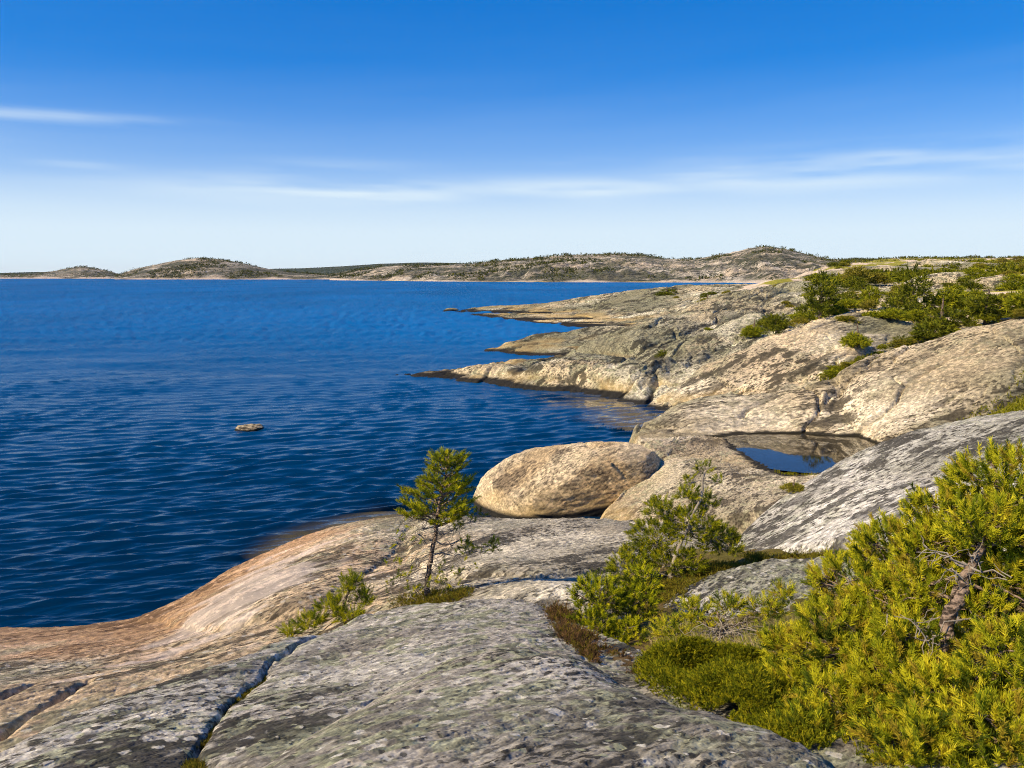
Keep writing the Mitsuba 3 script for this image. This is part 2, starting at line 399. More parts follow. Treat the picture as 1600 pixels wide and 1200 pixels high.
scene['mat_far_wood'] = {'type': 'twosided', 'b': {'type': 'diffuse', 'reflectance': mikit.proc(far_wood_color)}}
SHOALS = [(pts(l)[:, :2], w) for l, w in (([(-60, 992, 15.5), (110, 978, 16.5), (230, 965, 17.5), (300, 925, 19), (380, 880, 20.5), (450, 850, 22)], 2.2), ([(470, 835, 25.5), (545, 815, 27.5), (610, 800, 29)], 3.2), ([(760, 812, 28), (930, 812, 27)], 2.5), ([(1000, 660, 47), (1000, 640, 53), (900, 618, 58)], 4.5))]


def deep(p, n, uv):
    """0 over the shoals, where the bottom shows through the water, 1 over deep water."""
    d = mi.Float(1)
    for line, w in SHOALS:
        for a, b in zip(line[:-1].tolist(), line[1:].tolist()):
            ab = (b[0] - a[0], b[1] - a[1])
            t = dr.clip(((p.x - a[0]) * ab[0] + (p.y - a[1]) * ab[1]) / (ab[0] ** 2 + ab[1] ** 2), 0, 1)
            d = dr.minimum(d, dr.sqrt((p.x - a[0] - t * ab[0]) ** 2 + (p.y - a[1] - t * ab[1]) ** 2) / w)
    return .12 + .88 * mikit.smoothstep(.1, 1., d + .5 * (mikit.fbm(p.x * .5, p.y * .5, 0, 2) - .5))


def water_roughness(p, n, uv):
    """Calmer in the lee of the rocks, ruffled on the open bay."""
    return .20 + .27 * mikit.smoothstep(20, 130, p.y) + .10 * (mikit.fbm(p.x * .02, p.y * .006, 0, 4) - .5)


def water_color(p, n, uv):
    """Dark near, bright blue far out: sky reflection painted into the body colour."""
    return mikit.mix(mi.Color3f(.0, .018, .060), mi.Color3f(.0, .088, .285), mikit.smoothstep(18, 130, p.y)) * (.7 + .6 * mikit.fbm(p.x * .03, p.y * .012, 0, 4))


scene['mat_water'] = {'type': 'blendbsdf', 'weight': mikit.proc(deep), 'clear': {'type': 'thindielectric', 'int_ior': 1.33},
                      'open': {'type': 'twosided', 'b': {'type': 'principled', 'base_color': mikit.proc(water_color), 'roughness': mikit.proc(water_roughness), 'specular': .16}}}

# ------------------------------------------------------------------ large structure: sea, seabed, islands
us = np.concatenate([[-3., -1.6, -1.1], np.arange(-.72, .36, .0013), [.5, .8, 1.2]])
ys = 1 / np.linspace(1 / 13., 1 / 1400., 720)    # rows crowd where the waves show
U, Yw = np.meshgrid(us, ys)
Xw = U * Yw
cell = Yw * .0013 + Yw ** 2 * (1 / 13. - 1 / 1400.) / 720
Zw = np.zeros_like(Xw)
wr = np.random.default_rng(11)
warp = (fbm2(Xw / 5, Yw / 5, 2, 5) - .5) * 1.2
warp2 = (fbm2(Xw / 1.6, Yw / 1.6, 2, 6) - .5) * .35
gust = .30 + 1.4 * fbm2(Xw / 12, Yw / 20, 4, 14)
for k in range(72):
    lam = float(np.exp(wr.uniform(math.log(.15), math.log(1.9))))
    ang = math.radians(-70 + wr.normal(0, 15))
    ph = wr.uniform(0, 6.28)
    phase = 2 * math.pi / lam * (Xw * math.cos(ang) + Yw * math.sin(ang) + warp * min(lam, 1.4) * .8 + warp2 * min(lam, .6)) + ph
    amp = .0060 * lam ** .9
    fade = np.clip((lam / cell - 1.1) / 1.6, 0, 1)
    if fade.max() > 0:
        Zw += amp * fade * (1.5 - 2.3 * np.abs(np.sin(phase / 2)) ** 1.2)
for k in range(22):                              # longer chop that still shows far out on the bay
    lam = float(np.exp(wr.uniform(math.log(3.0), math.log(22.))))
    ang = math.radians(-72 + wr.normal(0, 24))
    phase = 2 * math.pi / lam * (Xw * math.cos(ang) + Yw * math.sin(ang) + warp * 1.2) + wr.uniform(0, 6.28)
    Zw += .0022 * lam ** .8 * np.clip((lam / cell - 1.1) / 1.6, 0, 1) * (1.5 - 2.3 * np.abs(np.sin(phase / 2)) ** 1.2) * np.clip((Yw - 25) / 60, 0, 1)
Zw += gaussian_filter(wr.normal(0, 1, Zw.shape), (.6, 2.2)) * np.clip(cell * .11, 0, .34) * np.clip((Yw - 40) / 60, 0, 1)
Zw *= gust
near = grid_mesh(Xw, Yw, Zw)
uf, yf = np.concatenate([[-3., -1.6, -1.1], np.linspace(-.72, .36, 50), [.5, .8, 1.2]]), np.exp(np.linspace(math.log(ys[-1]), math.log(9000.), 60))
UF, YF = np.meshgrid(uf, yf)
far = grid_mesh(UF * YF, YF, 0 * YF)
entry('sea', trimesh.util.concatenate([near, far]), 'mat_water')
tag('sea', 'deep blue rippled sea stretching from the rocks to the islands', kind='structure')

gx, gy = np.meshgrid(np.concatenate([[-9000, -3000, -400, -120], np.arange(-60, 90, 2.0), [140, 400, 3000, 9000]]), np.concatenate([[-400, -60, -20], np.arange(-6, 90, 2.0), [140, 400, 3000, 9000]]))
entry('seabed', grid_mesh(gx, gy, -4.0 + 0 * gx), 'mat_seabed')
tag('seabed', kind='structure')

R = island_mesh([520, 560, 600, 640, 690, 740, 790, 830, 870, 950, 1000, 1035, 1080, 1130, 1160, 1185, 1215, 1250, 1290, 1340, 1400, 1500, 1600, 1700],
                [429, 421, 417, 415, 414, 412, 406, 404, 399, 396, 398, 404, 405, 396, 388, 384, 388, 398, 406, 405, 404, 402, 402, 402],
                [1900, 1800, 1700, 1650, 1650, 1600, 1600, 1600, 1600, 1600, 1600, 1550, 1550, 1550, 1550, 1550, 1550, 1550, 1500, 1500, 1500, 1500, 1500, 1500],
                [1500, 1400, 1320, 1250, 1180, 1130, 1100, 1080, 1060, 1040, 1030, 1010, 1000, 980, 960, 940, 920, 900, 880, 850, 820, 800, 800, 800], 2300, 3, 1.5)
entry('rocky_coast', R, 'mat_rock_far')
tag('rocky_coast', 'long bare rocky coast with a rounded summit across the bay', kind='structure')
L2 = island_mesh([190, 205, 230, 260, 290, 320, 350, 380, 405, 430, 460, 500, 545], [433, 426, 418, 412, 406, 403, 405, 410, 415, 421, 425, 429, 433], 1960, 1760, 2400, 13, .8)
entry('island', L2, 'mat_rock_far')
tag('island', 'domed scrub-covered island, the larger of the two at left', kind='structure')
L1 = island_mesh([-120, -40, 30, 70, 100, 125, 140, 155, 180, 200, 216], [428, 428, 429, 427, 423, 418, 416, 418, 423, 429, 433], 2350, 2120, 2900, 23, .8)
entry('island_001', L1, 'mat_rock_far')
tag('island_001', 'small low rocky island at the far left of the horizon', kind='structure')
for i, (a, b, Y) in enumerate([([-150, 0, 60, 110, 190, 240], [426, 427, 425, 425, 427, 431], 5200), ([405, 430, 480, 540, 600, 660, 720, 790], [424, 420, 419, 416, 412, 410, 411, 414], 5200)]):
    k = numbered('distant_land')
    entry(k, island_mesh(a, b, Y, Y - 600, Y + 2000, 33 + i, .25), 'mat_far_wood')
    tag(k, ['thin blue wooded ridge behind the small island', 'blue wooded ridge behind the gap beside the domed island'][i], kind='structure')

# ------------------------------------------------------------------ bedrock
H_ = 'h'
slab = {}
slab['foreground'] = Slab(
    [(0, 1182, 4.9), (100, 1130, 5.6), (200, 1086, 6.3), (300, 1055, 6.9), (400, 1032, 7.5), (455, 1003, 8.4), (520, 984, 9.2), (560, 962, 9.7), (640, 944, 10.2), (740, 938, 10.4), (850, 946, 10.4),
     (930, 985, 9.0), ('h', 1080, 7.4, 5.2), ('h', 1300, 6.3, 5.75), ('h', 1500, 5.5, 6.15), ('h', 2100, 4.6, 6.3), ('h', 5000, 1, 6.6), ('h', 800, -3, 7.2), ('h', -4500, 1, 6.9), (-180, 1290, 4.0)],
    [(760, 1046, 6.7), (900, 1050, 6.7), (600, 1100, 5.9), (700, 1000, 8.2), (500, 1050, 7.2), (300, 1150, 5.2), (800, 1195, 4.1), (560, 1180, 4.4), (1000, 1085, 5.9), (1200, 1165, 4.6), ('h', 800, 1, 7.1), (1100, 1190, 4.2), (850, 1000, 8.3)],
    fall=(.9, .25), smoothing=.002)
slab['shore'] = Slab(
    [(-330, 992, 14.0), (-100, 990, 14.6), (0, 984, 15.2), (110, 978, 15.8), (220, 965, 16.4), (300, 925, 17.8), (380, 880, 19.3), (450, 850, 20.3), (550, 818, 21.6), (640, 808, 22.3), (780, 811, 22.6), (900, 811, 22.6), (1000, 814, 22.4),
     ('h', 1100, 21.5, 2.2), ('h', 1150, 17, 3.0), ('h', 1000, 12, 4.0), ('h', 900, 8.0, 4.6), ('h', 560, 7.0, 4.5), ('h', 100, 6, 4.4), ('h', -500, 7, 4.5)],
    [(450, 1000, 11.2), (130, 1078, 9.2), (300, 1000, 12.2), (700, 880, 16), (900, 880, 16), ('h', 850, 11.4, 4.45), ('h', 760, 11.6, 4.3), ('h', 920, 11.2, 4.45), (600, 900, 15), (400, 920, 15.6), (200, 1010, 12.6), (0, 1045, 10.8), (50, 1020, 12.5), (560, 870, 17.5), (1000, 860, 17.5), (300, 960, 14.8)],
    fall=(.75, .10), smoothing=.004)
RIM = .92
slab['neck'] = Slab(
    [(1010, 690, 35), (1100, 680, 38), ('z', 1140, 687, RIM), ('z', 1150, 695, RIM), ('z', 1180, 716, RIM), ('z', 1215, 733, RIM), ('z', 1250, 739, RIM), ('z', 1300, 738, RIM), (1330, 740, 31.5), ('h', 1400, 27, 1.6), ('h', 1300, 22, 2.0), (1180, 800, 24), (1130, 812, 24), ('h', 980, 24.5, .1), (938, 812, 26.6), (960, 785, 29), (1000, 740, 31.5), (1020, 712, 33.5)],
    [(1100, 740, 30), (1060, 775, 27.5), (1180, 765, 27.7), (1120, 705, 35.0), (1070, 705, 34.5)],
    fall=(1.2, .6), smoothing=.001)
slab['pool_bank'] = Slab(
    [(992, 668, 41.5), (1050, 640, 43), (1130, 622, 44), (1220, 611, 44.2), (1300, 597, 44.8), (1350, 572, 46), (1400, 550, 47), (1500, 520, 48), (1600, 503, 48.5), (1750, 490, 49), (1900, 485, 48), (1900, 560, 40),
     (1600, 592, 40), (1545, 640, 38.3), (1450, 680, 37.2), ('z', 1385, 702, RIM), ('z', 1372, 699, RIM), ('z', 1345, 691, RIM), ('z', 1310, 684, RIM), ('z', 1250, 679, RIM), ('z', 1180, 680, RIM), ('z', 1135, 684, RIM), (1060, 690, 36.5), (1000, 690, 36)],
    [(1400, 610, 42.5), (1300, 640, 42.3), (1500, 570, 44.0), (1200, 645, 42.3), (1100, 660, 41), (1480, 640, 40), (1600, 550, 44), (1050, 672, 39.5), (1250, 662, 41.1), (1320, 665, 41)],
    fall=(2.2, 1.0), smoothing=.001)
slab['pale'] = Slab(
    [(1163, 832, 19), (1200, 795, 20), (1250, 760, 20.8), (1300, 730, 21.3), (1350, 704, 21.8), (1450, 672, 22.6), (1600, 640, 23.2), (1750, 610, 23.5), (1950, 590, 22), (1950, 720, 14), (1700, 790, 12), (1500, 830, 12.5), (1290, 847, 15.2), (1165, 867, 16.6)],
    [(1350, 780, 17.5), (1250, 805, 18.2), (1500, 740, 17.5), (1600, 700, 18), (1400, 735, 19.6)],
    fall=(.8, .3), smoothing=.003)
slab['hump'] = Slab(
    [(1035, 945, 10.8), (1075, 915, 11.6), (1120, 895, 12.2), (1200, 876, 12.8), (1290, 869, 13.0), (1400, 872, 12.6), ('h', 1450, 10, 4.7), ('h', 1300, 8.6, 4.75), ('h', 1150, 8.6, 4.7), ('h', 1040, 9.6, 4.4)],
    [(1150, 940, 10.8), (1250, 925, 11)],
    fall=(.8, .5), smoothing=.002)
slab['headland'] = Slab(
    [('h', 590, 73, -.5), (648, 586, 72.2), (690, 579, 74), (750, 570, 77), (800, 562, 79), (850, 559, 83), (900, 545, 88), (960, 520, 97), (1000, 507, 102), (1050, 490, 109), (1100, 471, 117), (1200, 447, 131), (1260, 442, 138), (1330, 440, 140), ('h', 1500, 120, 7.5), ('h', 1500, 80, 6.0), ('h', 1350, 62, 3.5), ('h', 1200, 53, .8), ('h', 1080, 52, .0),
     (1005, 634, 55.2), (985, 628, 56.4), (940, 621, 59), (880, 612, 62.2), (840, 607, 63.5), (800, 605, 64.5), (740, 599, 67), (700, 593, 69.6)],
    [(1000, 570, 73), (1100, 520, 86), (1200, 480, 102), (950, 590, 68), (880, 575, 75), (800, 580, 73), (1050, 550, 76), (1150, 500, 92), ('h', 905, 65, .9), ('h', 860, 67.5, .9), ('h', 950, 62.5, 1.0), ('h', 800, 69.5, .7)],
    fall=(.55, .1), smoothing=.01)
slab['ridge_dome'] = Slab(
    [(1005, 638, 54), (1035, 612, 56.5), (1060, 600, 58), (1105, 573, 60), (1150, 550, 62.5), (1200, 528, 65), (1250, 508, 67), (1290, 495, 68.5), (1330, 487, 69), (1380, 492, 68), (1430, 508, 66), (1450, 530, 62), (1400, 545, 60),
     (1345, 562, 57), (1310, 588, 54), ('h', 1290, 52.5, 1.5), ('h', 1200, 51.5, .6), ('h', 1100, 51.5, .1), ('h', 1020, 51.5, -.3)],
    [(1290, 580, 55.5), (1200, 600, 54.5), (1250, 550, 60), (1340, 528, 61.5), (1130, 600, 56.5), (1320, 560, 58)],
    fall=(1.8, .8), smoothing=.003)
slab['spur'] = Slab(
    [('h', 765, 95, -.3), (783, 543, 96), (800, 535, 99), (830, 526, 103), (865, 520, 107), (900, 516, 110), (960, 512, 114), ('h', 1020, 120, 1.2), ('h', 1020, 98, .6), (930, 548, 91.5), (870, 553, 90), (820, 556, 90.5), (795, 551, 92.5)],
    [(850, 535, 98), (900, 535, 99)], fall=(.4, .1), smoothing=.003)
slab['far_headland'] = Slab(
    [('h', 680, 206, -.4), (715, 486, 205), (740, 483, 208), (830, 475, 212), (920, 464, 217), (1000, 452, 222), (1080, 446, 226), (1200, 444, 228), (1300, 443, 220), ('h', 1350, 170, 7.5), ('h', 1150, 132, 2.5), (985, 515, 131.5), (930, 513, 136), (880, 507, 144), (820, 501, 158), (760, 494, 178)],
    [(850, 490, 185), (950, 485, 178), (1050, 470, 185), (1000, 495, 158)], fall=(.3, .05), smoothing=.01)
heath = Slab(
    [('h', 1120, 135, 4.5), ('h', 1180, 230, 7), (1270, 428, 330), (1300, 412, 480), (1400, 406, 560), (1500, 403, 560), (1600, 403, 540), (1800, 400, 520), (2300, 400, 400), ('h', 2600, 120, 12), ('h', 2500, 40, 5.2), ('h', 1900, 26, 2.2), ('h', 1560, 30, 1.2), ('h', 1330, 48, .5), ('h', 1200, 70, 2.0)],
    [(1600, 500, 56), (1500, 482, 78), (1400, 470, 98), (1600, 452, 108), (1600, 428, 190), (1450, 430, 210), (1330, 446, 150), (1560, 632, 39.5), (1350, 580, 55), (1400, 560, 58.5), (1700, 600, 38)],
    fall=(.3, .02), smoothing=.02)
hollow = Slab(                                   # soil-filled hollow below the near slabs, where the bushes root
    [('h', 830, 10.6, 4.35), ('h', 900, 13, 3.75), ('h', 1050, 17.2, 2.9), ('h', 1200, 17.5, 3.0), ('h', 1420, 13.5, 4.1), ('h', 2000, 11, 5.2), ('h', 2300, 5, 6.1), ('h', 2100, 2.5, 6.4), ('h', 1500, 3.2, 6.45), ('h', 1250, 4.9, 5.95), ('h', 1000, 6.6, 5.45), ('h', 870, 8.2, 4.95)],
    [('h', 1200, 8, 5.1), ('h', 1400, 7, 5.6), ('h', 1000, 10, 4.5), ('h', 1600, 6, 6.0)], fall=(1.0, .5), smoothing=.002)

spec = {   # name: (key, material, grid, margin, detail, label, category)
    'foreground': ('rock_outcrop', 'mat_rock_grey', .022, 1.0, rock_detail(48, .8, 1.0, 1, bulges=[([(280, 1300, 3.6), (420, 1210, 4.2), (520, 1150, 4.9), (610, 1098, 5.8), (690, 1062, 6.5), (760, 1046, 6.9), (860, 1043, 7.0), (930, 1058, 6.6), (1000, 1084, 6.0), (1120, 1135, 5.1), (1290, 1215, 4.1), ('h', 1500, 2.5, 6), ('h', 300, 2.5, 6)], .20, .75), ([(300, 1185, 4.7), (355, 1115, 5.75), (425, 1053, 7.05), (510, 995, 8.95), (570, 968, 9.6), (640, 948, 10.1), (740, 942, 10.3), (840, 950, 10.2), (890, 1000, 8.6), (930, 1056, 6.7), (860, 1038, 7.15), (760, 1041, 7.05), (690, 1057, 6.7), (600, 1098, 5.9), (500, 1150, 4.95), (400, 1210, 4.2)], .07, .8), ([(-300, 1330, 3.7), (-100, 1250, 4.3), (100, 1132, 5.6), (300, 1058, 6.9), (450, 1006, 8.4), (505, 990, 8.95), (415, 1050, 7.0), (345, 1112, 5.7), (290, 1185, 4.6), (200, 1280, 3.8)], .05, .6)], cracks=[
        ([(270, 1230, 3.9), (300, 1175, 4.8), (350, 1110, 5.8), (420, 1050, 7.1), (500, 992, 8.9)], .016, .075, .006),
        ([(560, 1120, 5.6), (650, 1075, 6.3), (760, 1044, 6.9), (850, 1040, 7.0), (930, 1062, 6.5)], .025, .07, -.012)]),
        'grey lichen-spotted rock slab filling the bottom of the view, split by a long mossy crack', 'rock slab'),
    'shore': ('rock_outcrop_001', 'mat_rock_shore', .04, 2.0, rock_detail(54, 1.1, 1.0, 11, bulges=[([(220, 970, 16), (380, 885, 18.6), (550, 824, 21), (640, 815, 21.6), (620, 870, 17.5), (480, 960, 12.6), (330, 990, 12.4)], .22, 1.4), ([(650, 815, 21.7), (780, 817, 21.8), (1000, 822, 21.5), (1010, 870, 17), (880, 915, 13.2), (700, 915, 13.4), (640, 870, 17.5)], .25, 1.5)], cracks=[([(-60, 1180, 7.2), (40, 1125, 8.2), (150, 1075, 9.5)], .06, .3, -.03), ([(0, 1130, 8.6), (60, 1098, 9.4), (160, 1070, 9.9)], .05, .24, 0)]),
        'pinkish tan shore slab sloping to the water behind the young pine', 'rock slab'),
    'neck': ('rock_outcrop_002', 'mat_rock_pink', .06, 1.5, rock_detail(52, 1.4, 1.0, 21, block=2.2, block_amp=.15),
        'low pale tan rock between the boulder and the tide pool', 'rock slab'),
    'pool_bank': ('rock_outcrop_003', 'mat_rock_bank', .08, 2.5, rock_detail(20, 2.0, 1.3, 31, bulges=[([(985, 672, 41), (1050, 642, 43), (1130, 624, 44), (1220, 613, 44.2), (1290, 600, 44.6), (1300, 625, 43), (1285, 650, 41.8), (1200, 676, 41.2), (1100, 684, 40)], .45, 2.2), ([(1305, 600, 44.5), (1350, 574, 45.8), (1400, 552, 46.8), (1500, 522, 47.8), (1600, 505, 48.3), (1700, 500, 48), (1600, 575, 41), (1540, 636, 38.5), (1450, 676, 37.5), (1390, 696, 37.6), (1330, 680, 40.5), (1300, 650, 42)], .8, 3.2)], block=3.2, block_amp=.45, cracks=[([(1385, 560, 46.5), (1320, 600, 44), (1296, 628, 43), (1286, 640, 42)], .12, .4, -.12), ([(1600, 545, 44.5), (1480, 585, 43.5), (1400, 640, 41.5)], .12, .25, .06)]),
        'long rounded pink rock rising behind the tide pool', 'rock slab'),
    'pale': ('rock_outcrop_004', 'mat_rock_pale', .035, 1.8, rock_detail(23, 1.3, 1.2, 41),
        'pale grey streaked rock slab between the tide pool and the big pine bush', 'rock slab'),
    'hump': ('rock_outcrop_005', 'mat_rock_grey', .03, .8, rock_detail(50, 1.0, 1.0, 51),
        'small grey rock hump between the two pine bushes', 'rock slab'),
    'headland': ('rock_outcrop_006', 'mat_rock_mid', .15, 5, rock_detail(62, 4.2, 1.4, 61, bulges=[([(800, 600, 66), (880, 609, 63.5), (1000, 626, 58), (1060, 592, 64), (1000, 562, 75), (880, 560, 80)], 1.1, 5), ([(880, 552, 84), (1010, 552, 78), (1180, 490, 98), (1230, 455, 122), (1100, 478, 112), (960, 527, 92)], 1.3, 6), ([(1010, 605, 61), (1065, 588, 64), (1215, 508, 86), (1185, 493, 96), (1040, 557, 74)], 1.1, 4), ([(690, 588, 71), (800, 597, 67), (850, 575, 76), (760, 572, 76)], .6, 3)], block=6.5, block_amp=.55),
        'broad rock headland running out to a low point in the sea', 'rock headland'),
    'ridge_dome': ('rock_outcrop_007', 'mat_rock_dome', .11, 2.5, rock_detail(37, 2.6, 1.2, 71, bulges=[([(1020, 630, 54.5), (1105, 577, 59.5), (1200, 532, 64.5), (1330, 490, 68.6), (1390, 500, 66), (1330, 530, 61), (1220, 575, 57), (1120, 620, 54)], .6, 3), ([(1220, 590, 55), (1330, 535, 61), (1400, 520, 63), (1345, 560, 57), (1300, 586, 54.5)], .7, 2.2)], block=4.5, block_amp=.45),
        'rounded rock ridge on the headland with a mossy top edge', 'rock slab'),
    'spur': ('rock_outcrop_008', 'mat_rock_mid', .15, 5, rock_detail(15, 4.0, .9, 81, block=4.0, block_amp=.3),
        'short dark-footed rock spur beyond the headland point', 'rock headland'),
    'far_headland': ('rock_outcrop_009', 'mat_rock_mid', .3, 10, rock_detail(15, 6.0, 1.2, 91, block=9, block_amp=.8),
        'farthest low headland of pale rock, tapering to the left', 'rock headland'),
}
for name, (key, mat, step, margin, det, label, cat) in spec.items():
    entry(key, slab[name].mesh(step, margin, det), mat)
    tag(key, label, cat)
    GROUND.append(slab[name].height)
GROUND += [heath.height, hollow.height]
scene_heath = heath.mesh(0, 20, lambda X, Y, Z, s: (fbm2(X / 14, Y / 22, 4, 101) - .5) * 2.6 * np.clip(Y / 120, .15, 1.4), polar=(.004, .006))
entry('terrain', scene_heath, 'mat_heath')
tag('terrain', 'scrubby heath rising inland behind the rocks', kind='structure')
entry('ground', hollow.mesh(.05, 1.0, lambda X, Y, Z, s: (fbm2(X / .5, Y / .5, 4, 111) - .5) * .22), 'mat_soil')
tag('ground', 'peaty hollow under the pine bushes', kind='structure')

# ------------------------------------------------------------------ boulders, tide pool, rocks in the sea
def boulder_mesh(centre, radii, rotz, seed, amp, detail=5, blunt=0.0, grooves=(), flats=()):
    """A worn boulder: lumpy ellipsoid, blunt-ended if asked, with flat spalled faces and cracks."""
    m = trimesh.creation.icosphere(detail, 1.0)
    v = np.array(m.vertices)
    v = np.sign(v) * np.abs(v) ** (1 / 1.12)
    if blunt:
        v[:, 0] = np.sign(v[:, 0]) * np.abs(v[:, 0]) ** (1 - blunt)
    n = meshkit.fbm(v * 1.3 + seed, 4, seed) - .5
    a = np.abs(meshkit.fbm(v * [3.0, 3.0, 8.0] + seed, 4, seed + 2) - .5)
    for normal, off in flats:
        normal = unit(np.array(normal, float))
        over = v @ normal - off
        v = v - np.clip(over, 0, None)[:, None] * normal * .75
    w = v * np.array(radii)
    k = v / np.linalg.norm(v, axis=1, keepdims=True)
    out = n * 2 * amp * min(radii) + (a - .12) * amp * min(radii) * .9 + (meshkit.fbm(v * 14 + seed, 3, seed) - .5) * amp * .22 * min(radii)
    for normal, off, width, depth in grooves:
        normal = unit(np.array(normal, float))
        q = v @ normal - off + (meshkit.fbm(v * 4 + seed, 3, seed + 6) - .5) * .16
        out = out - depth * np.exp(-(q / width) ** 2) * np.clip(meshkit.fbm(v * 2.5, 2, seed + 8) * 3 - .8, 0, 1)
    w = w + k * out[:, None]
    c, s_ = math.cos(rotz), math.sin(rotz)
    w = w @ np.array([[c, s_, 0], [-s_, c, 0], [0, 0, 1]]) + centre
    return trimesh.Trimesh(w, m.faces, process=False)


def unit(v):
    return v / np.maximum(np.linalg.norm(v, axis=-1, keepdims=True), 1e-9)


def skerry_color(p, n, uv):
    """Brown algae below the water, a dark wet belt, bleached rock above."""
    f = mikit.fbm(p.x * 1.1, p.y * 1.8, p.z, 4)
    g = mikit.fbm(p.x * 7, p.y * 9, p.z * 12, 4)
    low = mikit.mix(mi.Color3f(.10, .085, .03), mi.Color3f(.34, .29, .16), f)
    top = mikit.mix(mi.Color3f(.10, .09, .07), mi.Color3f(.44, .37, .26), mikit.smoothstep(.35, .6, g))
    wet = mikit.mix(low, mi.Color3f(.03, .027, .02), mikit.smoothstep(-.05, .02, p.z))
    return mikit.mix(wet, top, mikit.smoothstep(.09, .16, p.z + .2 * (g - .5)))


scene['mat_sunken'] = {'type': 'twosided', 'b': {'type': 'diffuse', 'reflectance': mikit.proc(skerry_color)}}
rock_bsdf('mat_rock_boulder', 54, 1.6, .04, (0.458, 0.378, 0.255), (0.334, 0.255, 0.154), (0.053, 0.041, 0.030), (0.387, 0.273, 0.136), (0.317, 0.282, 0.185), w_dark=.6, w_warm=.9, w_lichen=.35, stretch=1.5, w_zone=.5, belt=.35)
c = P(903, 765, 31.8)
c[2] = .10
entry('boulder', boulder_mesh(c, (4.35, 2.7, 2.12), math.radians(28), 5, .10, 6, .20, [((.9, -.2, .45), .55, .020, .10), ((.5, .7, -.6), .10, .016, .08), ((.2, -.6, .9), .35, .014, .06)], [((.75, -.6, .15), .86), ((-.1, -.95, .25), .86), ((-.5, -.3, .85), .88)]), 'mat_rock_boulder')
tag('boulder', 'huge rounded tan boulder at the water beyond the young pine', 'boulder')
c = P(390, 673, 46.5); c[2] = -.02
entry('boulder_001', boulder_mesh(c, (.85, .6, .34), .2, 9, .34, 5), 'mat_sunken')
tag('boulder_001', 'small lone rock awash in the open blue water', 'boulder')
c = P(988, 679, 40.5); c[2] = .0
entry('boulder_002', boulder_mesh(c, (.55, .5, .25), .6, 12, .15, 4), 'mat_rock_mid')
tag('boulder_002', 'small pale wedge of rock at the water edge of the inner cove', 'boulder')
for i, (px, py, Y, r) in enumerate([(668, 587, 71.8, .9), (655, 588, 71.5, .5), (772, 543, 96, .8), (705, 486, 205.5, 1.4), (850, 664, 47.8, .35)]):
    k = numbered('sea_rock')
    c = P(px, py, Y); c[2] = [-.15, -.2, -.1, -.15, -.30][i]
    entry(k, boulder_mesh(c, (r * 1.6, r, r * .6), .2 * i, 20 + i, .18, 3), 'mat_rock_mid')
    tag(k, ['dark rock off the tip of the broad headland', 'outermost low rock off the tip of the broad headland', 'small rock off the tip of the short spur', 'dark low rock off the tip of the farthest headland', 'pale rock barely breaking the water of the inner cove'][i], 'rock')

c = P(545, 808, 28.2); c[2] = -.42
entry('sunken_rock', boulder_mesh(c, (3.9, 2.5, .40), .35, 33, .08, 5), 'mat_sunken')
tag('sunken_rock', 'brown rock lying just under the water beside the shore slab', 'rock')
scene['mat_pool'] = {'type': 'principled', 'base_color': rgb(.020, .017, .009), 'roughness': .03, 'specular': .28}
th = np.linspace(0, 2 * math.pi, 65)[:-1]
pc = P(1262, 705, 36.9)
disc = np.stack([pc[0] + 5.2 * np.cos(th), 36.9 + 5.2 * np.sin(th), 0 * th + 1.0], 1)
entry('tide_pool', trimesh.Trimesh(np.vstack([disc, [[pc[0], 36.9, 1.0]]]), [[i, (i + 1) % 64, 64] for i in range(64)], process=False), 'mat_pool', smooth=False)
tag('tide_pool', 'still dark tide pool in a hollow of the pink rock', kind='structure')


# ------------------------------------------------------------------ plants
def frames(d):
    a = np.cross(d, np.where(np.abs(d[:, 2:]) < .9, [[0, 0, 1.0]], [[1.0, 0, 0]]))
    a = unit(a)
    return a, np.cross(d, a)


def needle_shoots(pos, dirs, length, needle, width, n, r, tints, spread=(22, 62)):
    """Brushes of needles along shoots: one mesh (vertices, faces, colours). tints: (k, 3) colours; each shoot takes one, each needle varies it."""
    S = len(pos)
    a, b = frames(dirs)
    t = r.uniform(0.02, 1, (S, n, 1))
    ph = r.uniform(0, 2 * math.pi, (S, n, 1))
    al = np.radians(r.uniform(*spread, (S, n, 1)) * (1.15 - .55 * t))
    radial = a[:, None] * np.cos(ph) + b[:, None] * np.sin(ph)
    length = np.broadcast_to(length, (S,))[:, None, None]
    p0 = pos[:, None] + dirs[:, None] * length * t
    nd = dirs[:, None] * np.cos(al) + radial * np.sin(al)
    nl = needle * r.uniform(.7, 1.2, (S, n, 1))
    side = unit(np.cross(nd, unit(r.normal(size=(S, n, 3))))) * width * .5
    tip = p0 + nd * nl
    v = np.stack([p0 - side, p0 + side, tip + side * .35, tip - side * .35], 2).reshape(-1, 3)
    i = np.arange(S * n)[:, None] * 4
    f = np.vstack([i + [0, 1, 2], i + [0, 2, 3]])
    col = tints[r.integers(0, len(tints), S)][:, None] * r.uniform(.75, 1.25, (S, n, 1))
    return v, f, np.repeat(np.clip(col, 0, 1).reshape(-1, 3), 4, 0)


